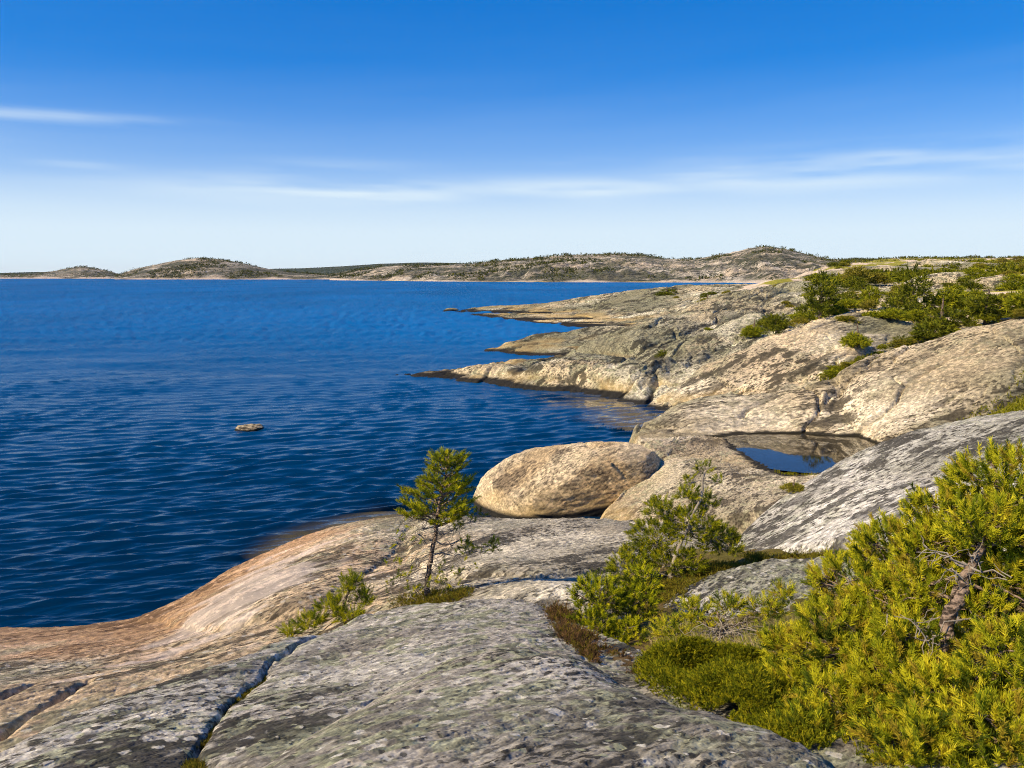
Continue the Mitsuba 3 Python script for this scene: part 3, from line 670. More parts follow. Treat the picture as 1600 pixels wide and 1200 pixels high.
def tube(points, radii, sides=6):
    p = np.asarray(points, float)
    t = unit(np.gradient(p, axis=0))
    a, b = frames(t)
    for k in range(1, len(a)):                   # keep the frame from flipping
        a[k] = unit(a[k - 1] - t[k] * (a[k - 1] @ t[k]))
        b[k] = np.cross(t[k], a[k])
    ang = np.arange(sides) * 2 * math.pi / sides
    v = p[:, None] + np.broadcast_to(radii, (len(p),))[:, None, None] * (np.cos(ang)[None, :, None] * a[:, None] + np.sin(ang)[None, :, None] * b[:, None])
    i, j = np.meshgrid(np.arange(len(p) - 1), np.arange(sides), indexing='ij')
    q = np.stack([i * sides + j, i * sides + (j + 1) % sides, (i + 1) * sides + (j + 1) % sides, (i + 1) * sides + j], -1).reshape(-1, 4)
    return v.reshape(-1, 3), np.vstack([q[:, [0, 1, 2]], q[:, [0, 2, 3]]])


def join(meshes):
    vs, fs, n = [], [], 0
    for v, f in meshes:
        vs.append(v); fs.append(f + n); n += len(v)
    return trimesh.Trimesh(np.vstack(vs), np.vstack(fs), process=False)


def bent(a, b, r, k=6, sag=.12):
    """A crooked line from a to b."""
    t = np.linspace(0, 1, k)[:, None]
    L = np.linalg.norm(b - a)
    off = np.cumsum(r.normal(0, L * sag / k ** .5, (k, 3)), 0)
    off = off - t * off[-1]
    return a + (b - a) * t + off + np.array([0, 0, 1]) * (L * r.uniform(-.12, .10)) * (t * (1 - t) * 4) * .5


def foliage_bsdf(key, trans=.55):
    scene[key] = {'type': 'principledthin', 'base_color': {'type': 'mesh_attribute', 'name': 'vertex_color'}, 'roughness': .5, 'diff_trans': trans, 'eta': 1.3}


foliage_bsdf('mat_needles', .6)
foliage_bsdf('mat_heather', .6)
def bark_color(p, n, uv):
    f = mikit.fbm(p.x * 28, p.y * 28, p.z * 55, 4)
    return mikit.mix(mi.Color3f(.05, .038, .03), mi.Color3f(.30, .225, .175), mikit.smoothstep(.38, .62, f))


scene['mat_bark'] = {'type': 'bumpmap', 'tex': mikit.proc(lambda p, n, uv: mikit.fbm(p.x * 28, p.y * 28, p.z * 55, 4), eps=.002), 'scale': .035,
                     'b': {'type': 'twosided', 'b': {'type': 'principled', 'roughness': .85, 'specular': .2, 'base_color': mikit.proc(bark_color)}}}
scene['mat_dead_wood'] = {'type': 'twosided', 'b': {'type': 'principled', 'roughness': .9, 'specular': .1, 'base_color': mikit.proc(
    lambda p, n, uv: mikit.mix(mi.Color3f(.17, .15, .13), mi.Color3f(.40, .36, .31), mikit.fbm(p.x * 9, p.y * 9, p.z * 9, 2)))}}

PINE = np.array([[.47, .48, .024], [.62, .60, .032], [.33, .37, .02], [.70, .64, .04], [.20, .25, .018], [.08, .115, .014], [.54, .53, .028], [.45, .36, .04]])
BRIGHT = np.array([[0.484, 0.506, 0.020], [0.594, 0.594, 0.020], [0.374, 0.418, 0.018], [0.660, 0.616, 0.030], [0.198, 0.242, 0.016], [0.110, 0.143, 0.014], [0.06, 0.09, 0.014]])
PINE_MID = np.array([[0.288, 0.324, 0.018], [0.408, 0.420, 0.020], [0.504, 0.480, 0.020], [0.156, 0.198, 0.016], [0.108, 0.132, 0.014]])
PINE_DARK = np.array([[.16, .19, .016], [.22, .24, .018], [.30, .30, .018], [.11, .14, .014]])
YOUNG = np.array([[0.322, 0.356, 0.020], [0.437, 0.448, 0.020], [0.552, 0.517, 0.020], [0.184, 0.230, 0.020], [0.115, 0.149, 0.015]])


def pine(name, label, base, trunk, radius, lobes, tints, seed, shoot=.11, needle=.055, width=.0045, n=46, dead=0, dead_len=.5, cat='pine bush', group=None, bark='mat_bark', up=.55):
    """A wind-shaped pine: trunk, boughs to each lobe of the crown, twigs to the shoots, brushes of needles on the upper and outer side of each lobe."""
    r = np.random.default_rng(seed)
    key = numbered(name)
    tag(key, label, cat, group)
    tr = np.vstack([base, trunk])
    fine = np.stack([np.interp(np.linspace(0, len(tr) - 1, 16), np.arange(len(tr)), tr[:, i]) for i in range(3)], 1)
    fine[1:-1] += r.normal(0, radius * .25, (14, 3))
    entry(f'{key}__trunk', join([tube(fine, np.linspace(radius, radius * .35, 16), 9)]), bark)
    pos, dirs, lens, bi = [], [], [], 0
    twigs_all = []
    for (c, rad, count) in lobes:
        c, rad = np.asarray(c, float), np.asarray(rad, float)
        j = np.argmin(np.linalg.norm(fine - c, axis=1) + .35 * np.abs(np.arange(16) / 15 - .5))
        bough = bent(fine[j], c - [0, 0, rad[2] * .35], r, 7)
        tubes = [tube(bough, np.linspace(radius * .32, radius * .12, 7), 6)]
        d = unit(r.normal(size=(count * 2, 3)))
        d = d[d[:, 2] > -.45][:count]
        lump = .72 + .42 * (meshkit.fbm(d * 2.3 + seed + c, 3, seed) * 2 - .5)
        p = c + d * rad * lump[:, None] * r.uniform(.80, 1.0, (len(d), 1))
        di = unit(d * .8 + [0, 0, up] + r.normal(0, .28, d.shape))
        # clumps: shoots gather at twig ends
        m = max(4, count // 7)
        hub = p[r.integers(0, len(p), m)]
        near = cKDTree(hub).query(p)[1]
        p = p + (hub[near] - p) * r.uniform(.15, .5, (len(p), 1))
        for h in hub:
            k = r.integers(2, 7)
            tubes.append(tube(bent(bough[k], h, r, 5), np.linspace(radius * .15, .0035, 5), 4))
        for q, w in zip(p[::2], near[::2]):
            tubes.append(tube(np.stack([hub[w] - (hub[w] - bough[4]) * .12, (hub[w] + q) / 2 + r.normal(0, .01, 3), q]), [.005, .004, .003], 3))
        entry(f'{key}__branch' + (f'_{bi:03d}' if bi else ''), join(tubes), 'mat_dead_wood' if bark == 'mat_dead_wood' else 'mat_bark')
        bi += 1
        pos.append(p); dirs.append(di)
        # sparse inner shoots
        k = count // 3
        pos.append(c + unit(r.normal(size=(k, 3))) * rad * r.uniform(.2, .7, (k, 1))); dirs.append(unit(r.normal(size=(k, 3)) + [0, 0, .8]))
    pos, dirs = np.vstack(pos), np.vstack(dirs)
    old = r.uniform(0, 1, len(pos)) < .18
    v1, f1, c1 = needle_shoots(pos[~old], dirs[~old], r.uniform(.7, 1.5, (~old).sum()) * shoot, needle, width, n, r, tints)
    v2, f2, c2 = needle_shoots(pos[old], unit(dirs[old] + r.normal(0, .5, (old.sum(), 3))), r.uniform(.4, 1.0, old.sum()) * shoot, needle * .75, width, n // 2, r, tints * .8, (30, 85))
    v, f, col = np.vstack([v1, v2]), np.vstack([f1, f2 + len(v1)]), np.vstack([c1, c2])
    entry(f'{key}__crown', trimesh.Trimesh(v, f, process=False), 'mat_needles', smooth=False, color=col)
    labels[f'{key}__crown'] = {'kind': 'stuff'}
    if dead:
        tw = []
        for _ in range(dead):
            a = fine[r.integers(2, 12)]
            b = a + unit(r.normal(size=3) * [1, 1, .45]) * dead_len * r.uniform(.4, 1)
            L = bent(a, b, r, 6, .2)
            tw.append(tube(L, np.linspace(.009, .003, 6), 4))
            for _ in range(3):
                k = r.integers(2, 6)
                tw.append(tube(bent(L[k], L[k] + unit(r.normal(size=3)) * dead_len * .35, r, 4, .2), np.linspace(.005, .002, 4), 3))
        entry(f'{key}__dead_twigs', join(tw), 'mat_dead_wood')
        labels[f'{key}__dead_twigs'] = {'kind': 'stuff', 'label': 'bare grey dead twigs round the trunk'}
    return key


def lobe(px, py, Y, rx, ry, rz, count):
    return P(px, py, Y), (rx, ry, rz), count


def on_ground(px, Y, sink=.03):
    x = (px - 800) / FPX * Y / math.cos(PITCH)
    return np.array([x, Y, ground_z(x, Y)[0] - sink])


# the big pine bush at right
pine('pine_bush', 'largest bright yellow-green pine bush with reddish trunk, filling the lower right', on_ground(1440, 5.0), [P(1475, 1000, 5.05), P(1500, 930, 5.2), P(1525, 870, 5.45), P(1560, 800, 5.9)],   .058, [
    lobe(1590, 770, 6.2, .50, .5, .34, 330), lobe(1500, 830, 6.3, .45, .5, .32, 330), lobe(1420, 880, 6.3, .42, .5, .32, 300), lobe(1340, 940, 6.2, .36, .45, .30, 260), lobe(1660, 830, 5.6, .5, .5, .4, 260),
    lobe(1548, 835, 5.5, .26, .25, .2, 130), lobe(1530, 975, 5.25, .22, .25, .2, 90), lobe(1420, 1010, 5.2, .2, .25, .16, 90), lobe(1445, 930, 5.6, .2, .25, .2, 90), lobe(1480, 890, 5.9, .34, .35, .25, 160), lobe(1590, 920, 5.5, .28, .35, .30, 180), lobe(1400, 965, 5.7, .26, .35, .26, 170), lobe(1310, 1010, 5.5, .30, .35, .22, 190),
    lobe(1400, 1070, 5.0, .30, .3, .2, 230), lobe(1500, 1110, 4.6, .34, .3, .2, 260), lobe(1600, 1060, 4.6, .34, .35, .26, 260), lobe(1590, 1170, 4.15, .36, .3, .2, 230), lobe(1450, 1180, 4.25, .34, .25, .16, 210), lobe(1320, 1120, 4.9, .28, .3, .16, 180), lobe(1250, 1080, 5.5, .22, .25, .14, 130), lobe(1270, 1160, 4.7, .2, .2, .12, 130), lobe(1230, 1020, 6.3, .2, .25, .12, 110), lobe(1700, 1000, 5.0, .4, .4, .4, 160)],
    PINE, 101, shoot=.105, needle=.044, width=.0055, n=64, dead=16, dead_len=.45)
# bushes of the hollow
pine('pine_bush', 'mid-sized pine bush with pale bare trunk below the tide pool rocks', on_ground(1045, 13.4), [P(1042, 930, 13.4), P(1050, 880, 13.5), P(1075, 820, 13.8), P(1095, 780, 14), P(1103, 735, 14)], .045, [
    lobe(1080, 825, 14, 0.56, 0.58, 0.33, 280), lobe(1020, 840, 14, 0.42, 0.47, 0.30, 200), lobe(1125, 850, 14, 0.40, 0.47, 0.35, 210), lobe(1060, 880, 13.6, 0.53, 0.47, 0.26, 200), lobe(985, 890, 13.4, 0.37, 0.41, 0.23, 140), lobe(1100, 790, 14.2, 0.26, 0.23, 0.19, 60), lobe(1035, 800, 14.2, 0.30, 0.35, 0.23, 110), lobe(1000, 870, 13.8, 0.35, 0.35, 0.23, 120), lobe(1075, 775, 14.2, 0.19, 0.23, 0.14, 50),
    lobe(1100, 738, 14, 0.16, 0.14, 0.13, 16), lobe(1075, 750, 14, 0.12, 0.12, 0.08, 10), lobe(1125, 752, 14, 0.11, 0.12, 0.07, 8)],
    PINE_MID, 102, shoot=.10, needle=.055, width=.006, n=40, dead=14, dead_len=.45, bark='mat_dead_wood')
pine('pine_bush', 'low yellow-green bush beside the brown heather in the hollow', on_ground(945, 8.9), [P(945, 1010, 9.0), P(950, 960, 9.2)], .03, [
    lobe(935, 935, 9.5, .34, .35, .24, 240), lobe(985, 945, 9.6, .34, .35, .22, 220), lobe(925, 985, 9.1, .28, .3, .22, 220), lobe(975, 1000, 9.0, .26, .3, .2, 200), lobe(950, 1030, 8.6, .24, .25, .15, 150), lobe(905, 1010, 8.9, .2, .2, .14, 110), lobe(985, 1050, 8.1, .18, .2, .12, 100), lobe(1000, 915, 10, .26, .3, .2, 120)],
    BRIGHT, 103, shoot=.085, needle=.040, width=.005, n=44, dead=8, dead_len=.35)
pine('pine_bush', 'small sprawling pine bush with grey twigs in front of the small rock hump', on_ground(1130, 7.9), [P(1130, 985, 8.3), P(1120, 955, 8.5)], .025, [
    lobe(1090, 965, 8.5, .22, .25, .12, 70), lobe(1140, 950, 8.5, .16, .2, .10, 46), lobe(1050, 990, 8.4, .16, .2, .1, 50), lobe(1200, 955, 8.4, .18, .2, .10, 60), lobe(1225, 935, 8.4, .1, .12, .1, 30)],
    PINE, 104, shoot=.09, needle=.05, width=.005, n=40, dead=46, dead_len=.5)
pine('pine_bush', 'small dark-stemmed pine bush at the left, in the cleft behind the grey slab', on_ground(535, 10.9), [P(533, 960, 10.9), P(545, 925, 11.0), P(548, 900, 11.0)], .028, [
    lobe(548, 918, 11, .17, .18, .15, 70), lobe(570, 938, 11, .13, .15, .13, 44), lobe(520, 950, 10.9, .2, .18, .12, 76), lobe(485, 975, 10.7, .2, .18, .08, 66), lobe(455, 990, 10.5, .10, .12, .05, 26), lobe(545, 965, 10.7, .2, .15, .08, 60)],
    YOUNG, 105, shoot=.10, needle=.05, width=.005, n=40, dead=6, dead_len=.25)

# the young pine on the shore slab: whorls of boughs, dead ones low down
def young_pine():
    r = np.random.default_rng(77)
    key = numbered('young_pine')
    tag(key, 'slender young pine with a dense top and bare lower branches, alone against the water', 'pine tree')
    Y = 12.0
    base = on_ground(662, Y)
    tr = np.vstack([base, P(668, 905, Y), P(674, 870, Y), P(680, 835, Y), P(685, 800, Y), P(690, 770, Y), P(697, 735, Y), P(702, 712, Y)])
    s = np.linspace(0, 7, 28)
    fine = np.stack([np.interp(s, np.arange(8), tr[:, i]) for i in range(3)], 1)
    fine[1:-1] += r.normal(0, .008, (26, 3))
    entry(f'{key}__trunk', join([tube(fine, np.interp(s, [0, 1, 4, 7], [.055, .042, .026, .006]), 9)]), 'mat_bark')
    pos, dirs = [], []
    H = fine[-1, 2] - fine[0, 2]
    bi = 0
    for t in list(np.arange(.50, .99, .045)):
        j = min(int(t * 27), 27)
        L = .62 * (1 - ((t - .50) / .53)) ** .75 * (1.0 if t > .54 else .8) + .05
        for k in range(6):
            az = 2 * math.pi * (k / 6 + r.uniform(-.06, .06)) + t * 9
            d = np.array([math.cos(az), math.sin(az), .38 + .5 * (t - .5)])
            Lk = L * r.uniform(.75, 1.1)
            tip = fine[j] + unit(d) * Lk
            b = bent(fine[j], tip, r, 6, .08)
            tb = [tube(b, np.linspace(.012, .004, 6), 4)]
            for q in np.linspace(.38, 1, max(3, int(Lk / .065))):
                p = np.array([np.interp(q * 5, np.arange(6), b[:, i]) for i in range(3)])
                for sgn in (-1, 1) if q < .97 else (0,):
                    dd = unit(unit(d) + sgn * .75 * np.array([-math.sin(az), math.cos(az), 0]) + [0, 0, .45] + r.normal(0, .15, 3))
                    e = p + dd * (.03 + .10 * (1 - q) * Lk)
                    tb.append(tube(np.stack([p, e]), [.004, .003], 3))
                    pos.append(e); dirs.append(dd)
            entry(f'{key}__branch' + (f'_{bi:03d}' if bi else ''), join(tb), 'mat_bark')
            bi += 1
    pos.append(fine[-1]); dirs.append(np.array([0, 0, 1.0]))
    # low boughs: mostly bare, a few green tufts
    for (px, py, Yb, n_t, j) in [(775, 855, 12.2, 26, 10), (745, 862, 12.3, 12, 9), (620, 905, 11.8, 8, 7), (612, 885, 12.2, 5, 8), (640, 930, 11.7, 10, 4), (720, 930, 11.9, 12, 4), (735, 815, 12.4, 12, 13), (630, 815, 12.0, 8, 14), (648, 800, 12.2, 9, 14), (755, 800, 12.6, 12, 14),
                                 (735, 890, 12.1, 8, 7), (620, 860, 12.2, 3, 10), (640, 850, 11.9, 2, 11), (625, 840, 12.5, 2, 12), (700, 915, 11.6, 10, 5), (610, 920, 12.1, 4, 6)]:
        b = bent(fine[j], P(px, py, Yb), r, 8, .18)
        tb = [tube(b, np.linspace(.013, .004, 8), 4)]
        for _ in range(24):
            k = r.integers(2, 8)
            e = b[k] + unit(r.normal(size=3) * [1, 1, .6]) * r.uniform(.08, .26)
            tb.append(tube(bent(b[k], e, r, 4, .2), np.linspace(.006, .0025, 4), 3))
        for _ in range(n_t):
            e = b[r.integers(4, 8)] + r.normal(0, .055, 3)
            pos.append(e); dirs.append(unit(r.normal(size=3) * .6 + [0, 0, .8]))
        entry(f'{key}__bough' + (f'_{lo[0]:03d}' if lo[0] else ''), join(tb), 'mat_dead_wood')
        lo[0] += 1
    pos, dirs = np.array(pos), np.array(dirs)
    v, f, col = needle_shoots(pos, dirs, r.uniform(.07, .11, len(pos)), .052, .0065, 40, r, YOUNG)
    entry(f'{key}__crown', trimesh.Trimesh(v, f, process=False), 'mat_needles', smooth=False, color=col)
    labels[f'{key}__crown'] = {'kind': 'stuff'}


lo = [0]
young_pine()


# ground plants: heather, moss, dry grass (nobody could count their stems)
def sward(name, label, cat, area, count, height, lean, tints, seed, width=.006, tops=3, mound=0.0):
    """Short stems with leafy tips over an outlined patch of ground; area: outline as (px, Y) bearings and distances."""
    r = np.random.default_rng(seed)
    out = np.array([[(a - 800) / FPX * Y / math.cos(PITCH), Y] for a, Y in area])
    lo_, hi_ = out.min(0), out.max(0)
    p = r.uniform(lo_, hi_, (count * 3, 2))
    d, ins = poly_dist(p[:, 0], p[:, 1], out)
    keep = ins & (r.uniform(0, 1, len(p)) < np.clip(d / (.18 * min(hi_ - lo_)), .12, 1)) & (fbm2(p[:, 0] * 2.2, p[:, 1] * 2.2, 3, seed) > .33)
    p = p[keep][:count]
    z = ground_z(p[:, 0], p[:, 1])
    h = height * r.uniform(.5, 1.2, len(p)) * np.clip(2.6 * fbm2(p[:, 0] * 3.2, p[:, 1] * 3.2, 3, seed + 3) - .45, .15, 2)
    if mound:
        dm = poly_dist(p[:, 0], p[:, 1], out)[0]
        z = z + mound * np.clip(dm / .35, 0, 1) ** .6 * np.clip(2.4 * fbm2(p[:, 0] * 1.9, p[:, 1] * 1.9, 3, seed + 5) - .55, 0, 1.3)
    pos = np.column_stack([p, z - .02])
    di = unit(np.column_stack([r.normal(0, lean, (len(p), 2)), np.ones(len(p))]))
    v, f, col = needle_shoots(pos, di, h, height * .30, width, tops * 6, r, tints, (15, 55))
    k = numbered(name)
    entry(k, trimesh.Trimesh(v, f, process=False), 'mat_heather', smooth=False, color=col)
    tag(k, label, cat, kind='stuff')


HEATH = np.array([[0.203, 0.223, 0.012], [0.284, 0.284, 0.014], [0.135, 0.162, 0.010], [0.365, 0.338, 0.018], [0.095, 0.115, 0.010]])
BROWN = np.array([[.15, .09, .045], [.20, .12, .055], [.10, .065, .03], [.17, .14, .02]])
STRAW = np.array([[.52, .43, .24], [.42, .35, .19], [.34, .33, .08], [.30, .34, .03], [.42, .42, .04]])
MOSS = np.array([[0.208, 0.195, 0.020], [0.156, 0.156, 0.020], [0.273, 0.221, 0.030], [0.130, 0.104, 0.020]])
sward('heather', 'dense mossy green heather along the edge of the foreground slab', 'heather', [(1000, 7.2), (1100, 7.2), (1240, 6.6), (1300, 5.2), (1330, 4.4), (1290, 4.3), (1180, 4.7), (1090, 5.4), (1010, 6.2)], 17000, .075, .9, HEATH, 201, .006, 3, .26)
sward('heather', 'brown withered heather at the left end of the hollow', 'heather', [(845, 10.2), (880, 10.2), (920, 9.4), (950, 8.2), (1010, 7.4), (1000, 6.8), (930, 7.2), (870, 8.2)], 4200, .14, .8, BROWN, 202)
sward('dry_grass', 'pale dry grass tangled in front of the small rock hump', 'grass', [(1020, 9.4), (1150, 9.3), (1300, 9.0), (1330, 7.4), (1200, 6.8), (1050, 7.0)], 6500, .17, .9, STRAW, 203, .005, 2)
sward('moss', 'green and rusty moss strip at the foot of the pale slab', 'moss', [(1165, 15.8), (1290, 14.7), (1420, 13.4), (1400, 12.8), (1290, 13.6), (1180, 14.6)], 5000, .16, .5, MOSS, 204, .008)
sward('heather', 'low heather under the big pine bush at the right edge', 'heather', [(1300, 8.2), (1700, 7.6), (1800, 5), (1650, 3.6), (1350, 4.2)], 6000, .12, .7, HEATH, 205, .007)
sward('moss', 'little moss and grass at the foot of the young pine', 'moss', [(600, 12.4), (680, 12.6), (740, 12.2), (740, 11.2), (660, 10.9), (600, 11.2)], 1500, .10, .6, MOSS, 206, .006)

sward('moss', 'mossy hollow between the mid-sized pine bush and the small rock hump', 'moss', [(960, 12.6), (1060, 14.6), (1150, 15.2), (1200, 14.2), (1120, 12.0), (1060, 10.6), (1010, 9.6), (960, 10.2)], 7000, .12, .6, MOSS, 207, .007)
sward('dry_grass', 'pale dry grass round the foot of the big pine bush', 'grass', [(1370, 7.0), (1480, 7.4), (1640, 7.0), (1680, 5.2), (1560, 4.7), (1420, 4.9)], 5000, .16, .9, STRAW, 208, .005, 2)

# ------------------------------------------------------------------ heath: bushes, trees, outcrops, scrub
def hit(px, py, y0=18.0, y1=900.0):
    """Where the sight line of a photo pixel meets the ground."""
    Y = np.exp(np.linspace(math.log(y0), math.log(y1), 900))
    a = P(px, py, 1.0) - CAM
    q = CAM + a * Y[:, None]
    below = q[:, 2] < ground_z(q[:, 0], q[:, 1])
    i = int(np.argmax(below)) if below.any() else len(Y) - 1
    return q[i]


def bush_mesh(seed, tall=.7, n=420, leaf=.10, lobes=7):
    """A unit bush (1 m wide): leaf tufts over several lobes, base at the origin."""
    r = np.random.default_rng(seed)
    pos, dirs = [], []
    for k in range(lobes):
        a = r.uniform(0, 2 * math.pi)
        h = r.uniform(.15, .85)
        c = np.array([math.cos(a), math.sin(a), 0]) * .34 * (1.05 - h) * r.uniform(.3, 1.1) + [0, 0, h * tall]
        d = unit(r.normal(size=(n // lobes, 3)))
        d = d[d[:, 2] > -.5]
        pos.append(c + d * np.array([.23, .23, .20 * tall]) * r.uniform(.55, 1.1, (len(d), 1)))
        dirs.append(unit(d + [0, 0, .6] + r.normal(0, .3, d.shape)))
    pos, dirs = np.vstack(pos), np.vstack(dirs)
    pos[:, 2] = np.abs(pos[:, 2])
    return pos, dirs, r


foliage_bsdf('mat_bush', .5)
BUSH_TINTS = {'dark': np.array([[.12, .145, .016], [.18, .20, .018], [.25, .26, .022], [.07, .09, .012]]),
              'green': np.array([[.24, .27, .018], [.32, .34, .02], [.40, .39, .022], [.15, .18, .016]]),
              'olive': np.array([[.27, .25, .035], [.34, .30, .04], [.18, .18, .022], [.40, .35, .05]])}
BUSHES = {}
for tint, tc in BUSH_TINTS.items():
    for k in range(4):
        pos, dirs, r = bush_mesh(300 + k + 10 * len(tint), [.55, .75, .95, .65][k])
        v, f, col = needle_shoots(pos, dirs, .10, .085, .020, 9, r, tc, (20, 75))
        BUSHES[tint, k] = mikit.ply(trimesh.Trimesh(v, f, process=False), 'mat_bush', smooth=False, color=col)
stem = mikit.ply(join([tube(np.array([[0, 0, -.1], [.01, .02, .25], [-.02, 0, .5], [.02, .01, .8]]), [.05, .04, .03, .012], 6)]), 'mat_bark', smooth=True)


def bush(name, label, cat, px, py, w, h, tint, k, group=None, parts=False, trunk=False):
    """A bush whose foot shows at that pixel, w x h photo pixels large at its distance."""
    p = hit(px, py)
    m = p[1] / FPX
    key = numbered(name)
    tag(key, label, cat, group)
    tall = [.55, .75, .95, .65][k] + .15
    t = T().translate((p - [0, 0, .02 * h * m]).tolist()).rotate([0, 0, 1], float((px * 37 + py * 11) % 360)).scale([w * m, w * m, h * m / tall])
    if parts:
        scene[f'{key}__crown'] = {**BUSHES[tint, k], 'to_world': t}
        labels[f'{key}__crown'] = {'kind': 'stuff'}
        scene[f'{key}__trunk'] = {**stem, 'to_world': t}
    else:
        scene[key] = {**BUSHES[tint, k], 'to_world': t}
    return key


NAMED = [('pine_tree', 'tall dark pine tree on the headland crest, the left one of two', 'pine tree', 1282, 500, 80, 78, 'dark', 2),
         ('pine_tree', 'tall dark pine tree on the heath, the right one of two', 'pine tree', 1422, 500, 76, 88, 'dark', 2),
         ('juniper_bush', 'dark juniper bush on the headland slope left of the two tall pines', 'bush', 1212, 528, 52, 44, 'dark', 1),
         ('juniper_bush', 'dark juniper bush in the cleft behind the rounded rock ridge', 'bush', 1338, 552, 56, 42, 'green', 0),
         ('juniper_bush', 'round green bush between the two tall dark pines', 'bush', 1357, 488, 46, 42, 'green', 1),
         ('juniper_bush', 'broad dark thicket bush on the edge of the long pink rock', 'bush', 1470, 525, 84, 52, 'dark', 0),
         ('juniper_bush', 'broad green bush right of the tall right-hand pine', 'bush', 1480, 492, 72, 46, 'green', 3),
         ('juniper_bush', 'dark bush above the right end of the long pink rock', 'bush', 1540, 505, 96, 52, 'dark', 3),
         ('juniper_bush', 'dark bush cut by the right edge of the photo', 'bush', 1600, 495, 76, 56, 'green', 0),
         ('juniper_bush', 'small dark bush alone in the middle of the broad headland', 'bush', 1038, 562, 34, 18, 'dark', 0),
         ('juniper_bush', 'low dark bush on the crest of the farthest headland', 'bush', 1042, 463, 40, 14, 'dark', 0),
         ('juniper_bush', 'twiggy dark bush on the farthest headland near its landward end', 'bush', 1105, 480, 34, 18, 'olive', 0),
         ('juniper_bush', 'green bush on the headland slope, lowest and leftmost of those below the tall pines', 'bush', 1178, 528, 40, 26, 'green', 0),
         ('juniper_bush', 'flat green bush just above the rounded rock ridge', 'bush', 1252, 506, 50, 22, 'green', 3),
         ('shore_bush', 'small olive bush at the near right side of the tide pool', 'bush', 1240, 772, 46, 22, 'olive', 0)]
for a in NAMED:
    bush(*a, parts=True)
rr = np.random.default_rng(42)
ORD = 'first second third fourth fifth sixth seventh eighth ninth tenth eleventh twelfth thirteenth fourteenth fifteenth sixteenth seventeenth eighteenth nineteenth twentieth'.split()
for kind, count, box, size, tints in (('heath_bush', 100, (1270, 1690, 437, 522), (26, 58), ('green', 'dark', 'olive', 'green')), ('heath_bush', 64, (1300, 1690, 412, 440), (14, 32), ('green', 'dark', 'olive')),
                                      ('slope_bush', 20, (1020, 1300, 448, 520), (10, 24), ('dark', 'olive', 'green'))):
    spots = [(px + rr.normal(0, 8), py + rr.normal(0, 4), rr.uniform(22, 46)) for line in (((1170, 534), (1250, 505), (1330, 486), (1420, 496), (1460, 515)), ((1300, 588), (1350, 570), (1400, 548), (1450, 530), (1520, 512))) for px, py in zip(*[np.interp(np.linspace(0, len(line) - 1, 17), np.arange(len(line)), [a[i] for a in line]) for i in (0, 1)])] if count == 100 else []
    while len(spots) < count:
        px, py = rr.uniform(box[0], box[1]), rr.uniform(box[2], box[3])
        if fbm2(np.array([px / 60]), np.array([py / 18]), 2, 17)[0] < .42 or (kind == 'heath_bush' and py > 505 - (px - 1430) * .05 and px < 1400):
            continue
        spots.append((px, py, rr.uniform(*size)))
    for i, (px, py, w) in enumerate(sorted(spots)):
        bush(kind, 'low green scrub bush on the heath inland of the rocks' if kind == 'heath_bush' else f'small bush on the bare upper slope of the headlands, {ORD[i]} from the left', 'bush', px, py, w, w * rr.uniform(.32, .62),
             tints[rr.integers(len(tints))], int(rr.integers(4)), 'scrub bushes on the heath' if kind == 'heath_bush' else 'small bushes on the headland slopes')
for i, (px, py, w, h) in enumerate(sorted([(1345, 436, 80, 14), (1392, 431, 90, 15), (1290, 440, 60, 12), (1495, 441, 90, 16), (1570, 450, 110, 18), (1250, 452, 60, 12), (1470, 417, 70, 10), (1335, 472, 70, 16), (1525, 419, 60, 9), (1590, 474, 70, 14), (1440, 428, 60, 11)])):
    p = hit(px, py)
    m = p[1] / FPX
    k = numbered('heath_outcrop')
    entry(k, boulder_mesh(p - [0, 0, h * m * .25], (w * m * .62, w * m * 1.0, h * m * 1.25), .3 * i, 60 + i, .16, 4), 'mat_rock_mid')
    tag(k, f'bare pale rock showing through the scrub of the heath, {ORD[i]} from the left', 'rock', 'bare rocks on the heath')


def grass_patch(name, label, area, tints, count, height, seed):
    sward(name, label, 'grass', area, count, height, .4, tints, seed, height * .10, 2)


GRASS = np.array([[.20, .22, .012], [.27, .27, .014], [.16, .17, .012], [.32, .29, .02]])
grass_patch('grass', 'bright green grass in the cleft behind the long pink rock', [(1270, 56), (1340, 57.5), (1400, 59), (1440, 58), (1420, 51), (1360, 51), (1290, 51.5)], GRASS, 4500, .30, 401)
grass_patch('grass', 'bright green grass in the shaded cleft at the right edge of the photo', [(1500, 38.5), (1570, 40), (1640, 43), (1720, 43), (1720, 30), (1560, 31), (1490, 35)], GRASS, 6500, .25, 402)
grass_patch('grass', 'mossy green strip along the upper edge of the rounded rock ridge', [(1190, 72), (1300, 78), (1450, 78), (1480, 66), (1330, 70.5), (1250, 69)], GRASS, 6000, .35, 403)
grass_patch('grass', 'yellow grass and herbs along the near edge of the tide pool', [(1205, 32.6), (1260, 31.6), (1330, 31.0), (1320, 30.2), (1230, 31.0)], GRASS, 500, .13, 404)


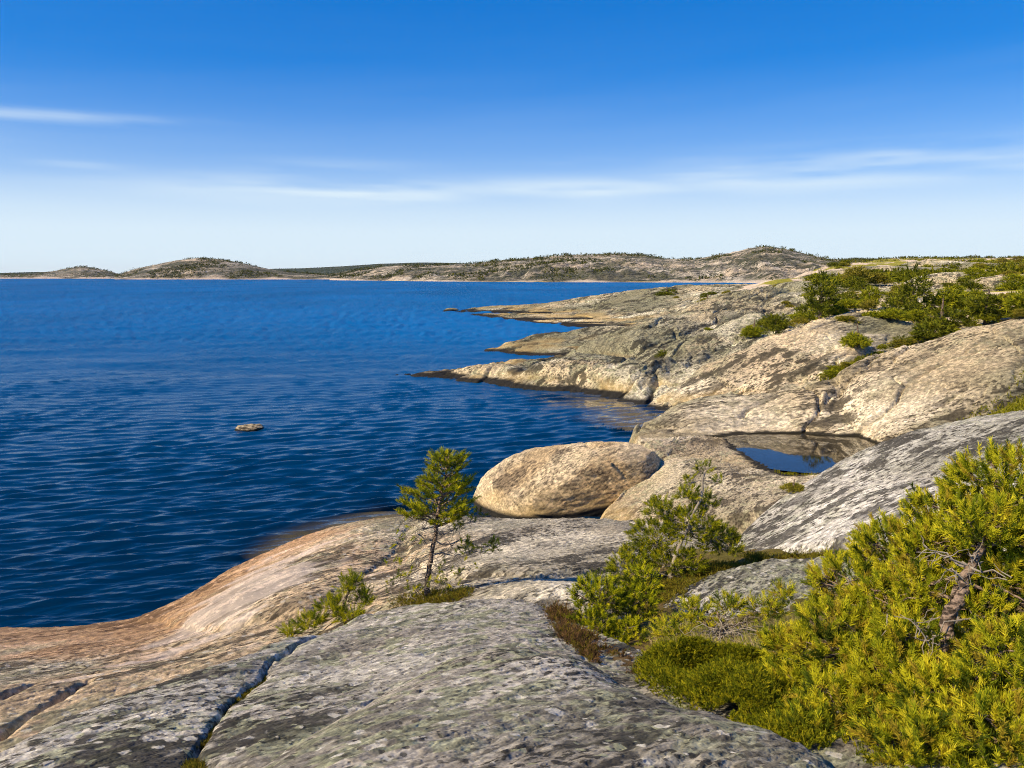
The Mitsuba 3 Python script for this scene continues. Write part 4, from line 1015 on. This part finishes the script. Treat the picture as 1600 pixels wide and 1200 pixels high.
def scrub(holder, mesh, count, size, seed, low=2.0, shade='dark', name='scrub'):
    """The far-off scrub of one hill, as one mass of leaf clumps."""
    r = np.random.default_rng(seed)
    v = mesh.vertices
    ok = np.nonzero((v[:, 2] > low) & (fbm2(v[:, 0] / 60, v[:, 1] / 90, 3, seed) > .60 - .13 * v[:, 2] / v[:, 2].max()))[0]
    c = v[r.choice(ok, count)]
    c = c + np.column_stack([r.normal(0, size, (count, 2)), np.zeros(count)])
    d = unit(r.normal(size=(count, 9, 3)))
    pos = c[:, None] + d * np.array([1, 1, .55]) * size * r.uniform(.5, 1.3, (count, 1, 1))
    vv, ff, col = needle_shoots(pos.reshape(-1, 3), unit(d + [0, 0, .5]).reshape(-1, 3), size * .5, size * .8, size * .35, 2, r, BUSH_TINTS[shade] * .5, (10, 80))
    entry(f'{holder}__{name}', trimesh.Trimesh(vv, ff, process=False), 'mat_bush', smooth=False, color=col)
    labels[f'{holder}__{name}'] = {'kind': 'stuff'}


scrub('rocky_coast', R, 2600, 3.2, 501)
scrub('island', L2, 900, 3.2, 502)
scrub('island_001', L1, 420, 3.2, 503)
inland = scene_heath.vertices[(scene_heath.vertices[:, 1] > 150) & (scene_heath.vertices[:, 0] > .39 * scene_heath.vertices[:, 1])]
scrub('terrain', type('m', (), {'vertices': inland}), 4200, 1.1, 504, low=6.0, shade='green')


def crack_moss(line, label, seed, n=1500, w=.03):
    r = np.random.default_rng(seed)
    L = pts(line)
    t = r.uniform(0, len(L) - 1, n)
    p = np.stack([np.interp(t, np.arange(len(L)), L[:, i]) for i in range(2)], 1) + r.normal(0, w, (n, 2))
    p = p - np.stack([(fbm2(p[:, 0] * 2.2, p[:, 1] * 2.2, 3, k) - .5) * .14 for k in (70, 71)], 1)
    p = p[fbm2(p[:, 0] * 1.5, p[:, 1] * 1.5, 2, seed) > .36]
    z = slab['foreground'].height(p[:, 0], p[:, 1])
    di = unit(np.column_stack([r.normal(0, .6, (len(p), 2)), np.ones(len(p))]))
    v, f, col = needle_shoots(np.column_stack([p, z - .06]), di, .05, .03, .006, 10, r, MOSS * .8)
    k = numbered('moss')
    entry(k, trimesh.Trimesh(v, f, process=False), 'mat_heather', smooth=False, color=col)
    tag(k, label, 'moss', kind='stuff')


crack_moss([(270, 1230, 3.9), (300, 1175, 4.8), (350, 1110, 5.8), (420, 1050, 7.1), (500, 992, 8.9)], 'green moss in the long crack of the foreground slab', 601, 5200, .022)
crack_moss([(650, 1075, 6.3), (760, 1044, 6.9), (850, 1040, 7.0), (930, 1062, 6.5)], 'brown moss along the short curved crack of the foreground slab', 602, 700)

# ------------------------------------------------------------------ the air over the bay
scene['air'] = {'type': 'homogeneous', 'albedo': .95, 'sigma_t': 2.2e-5}
scene['haze'] = {'type': 'cube', 'to_world': T().translate([0, 4000, 60]).scale([9500, 9000, 66]), 'bsdf': {'type': 'null'}, 'interior': {'type': 'ref', 'id': 'air'}}
scene['camera']['medium'] = {'type': 'ref', 'id': 'air'}
tag('haze', kind='stuff')
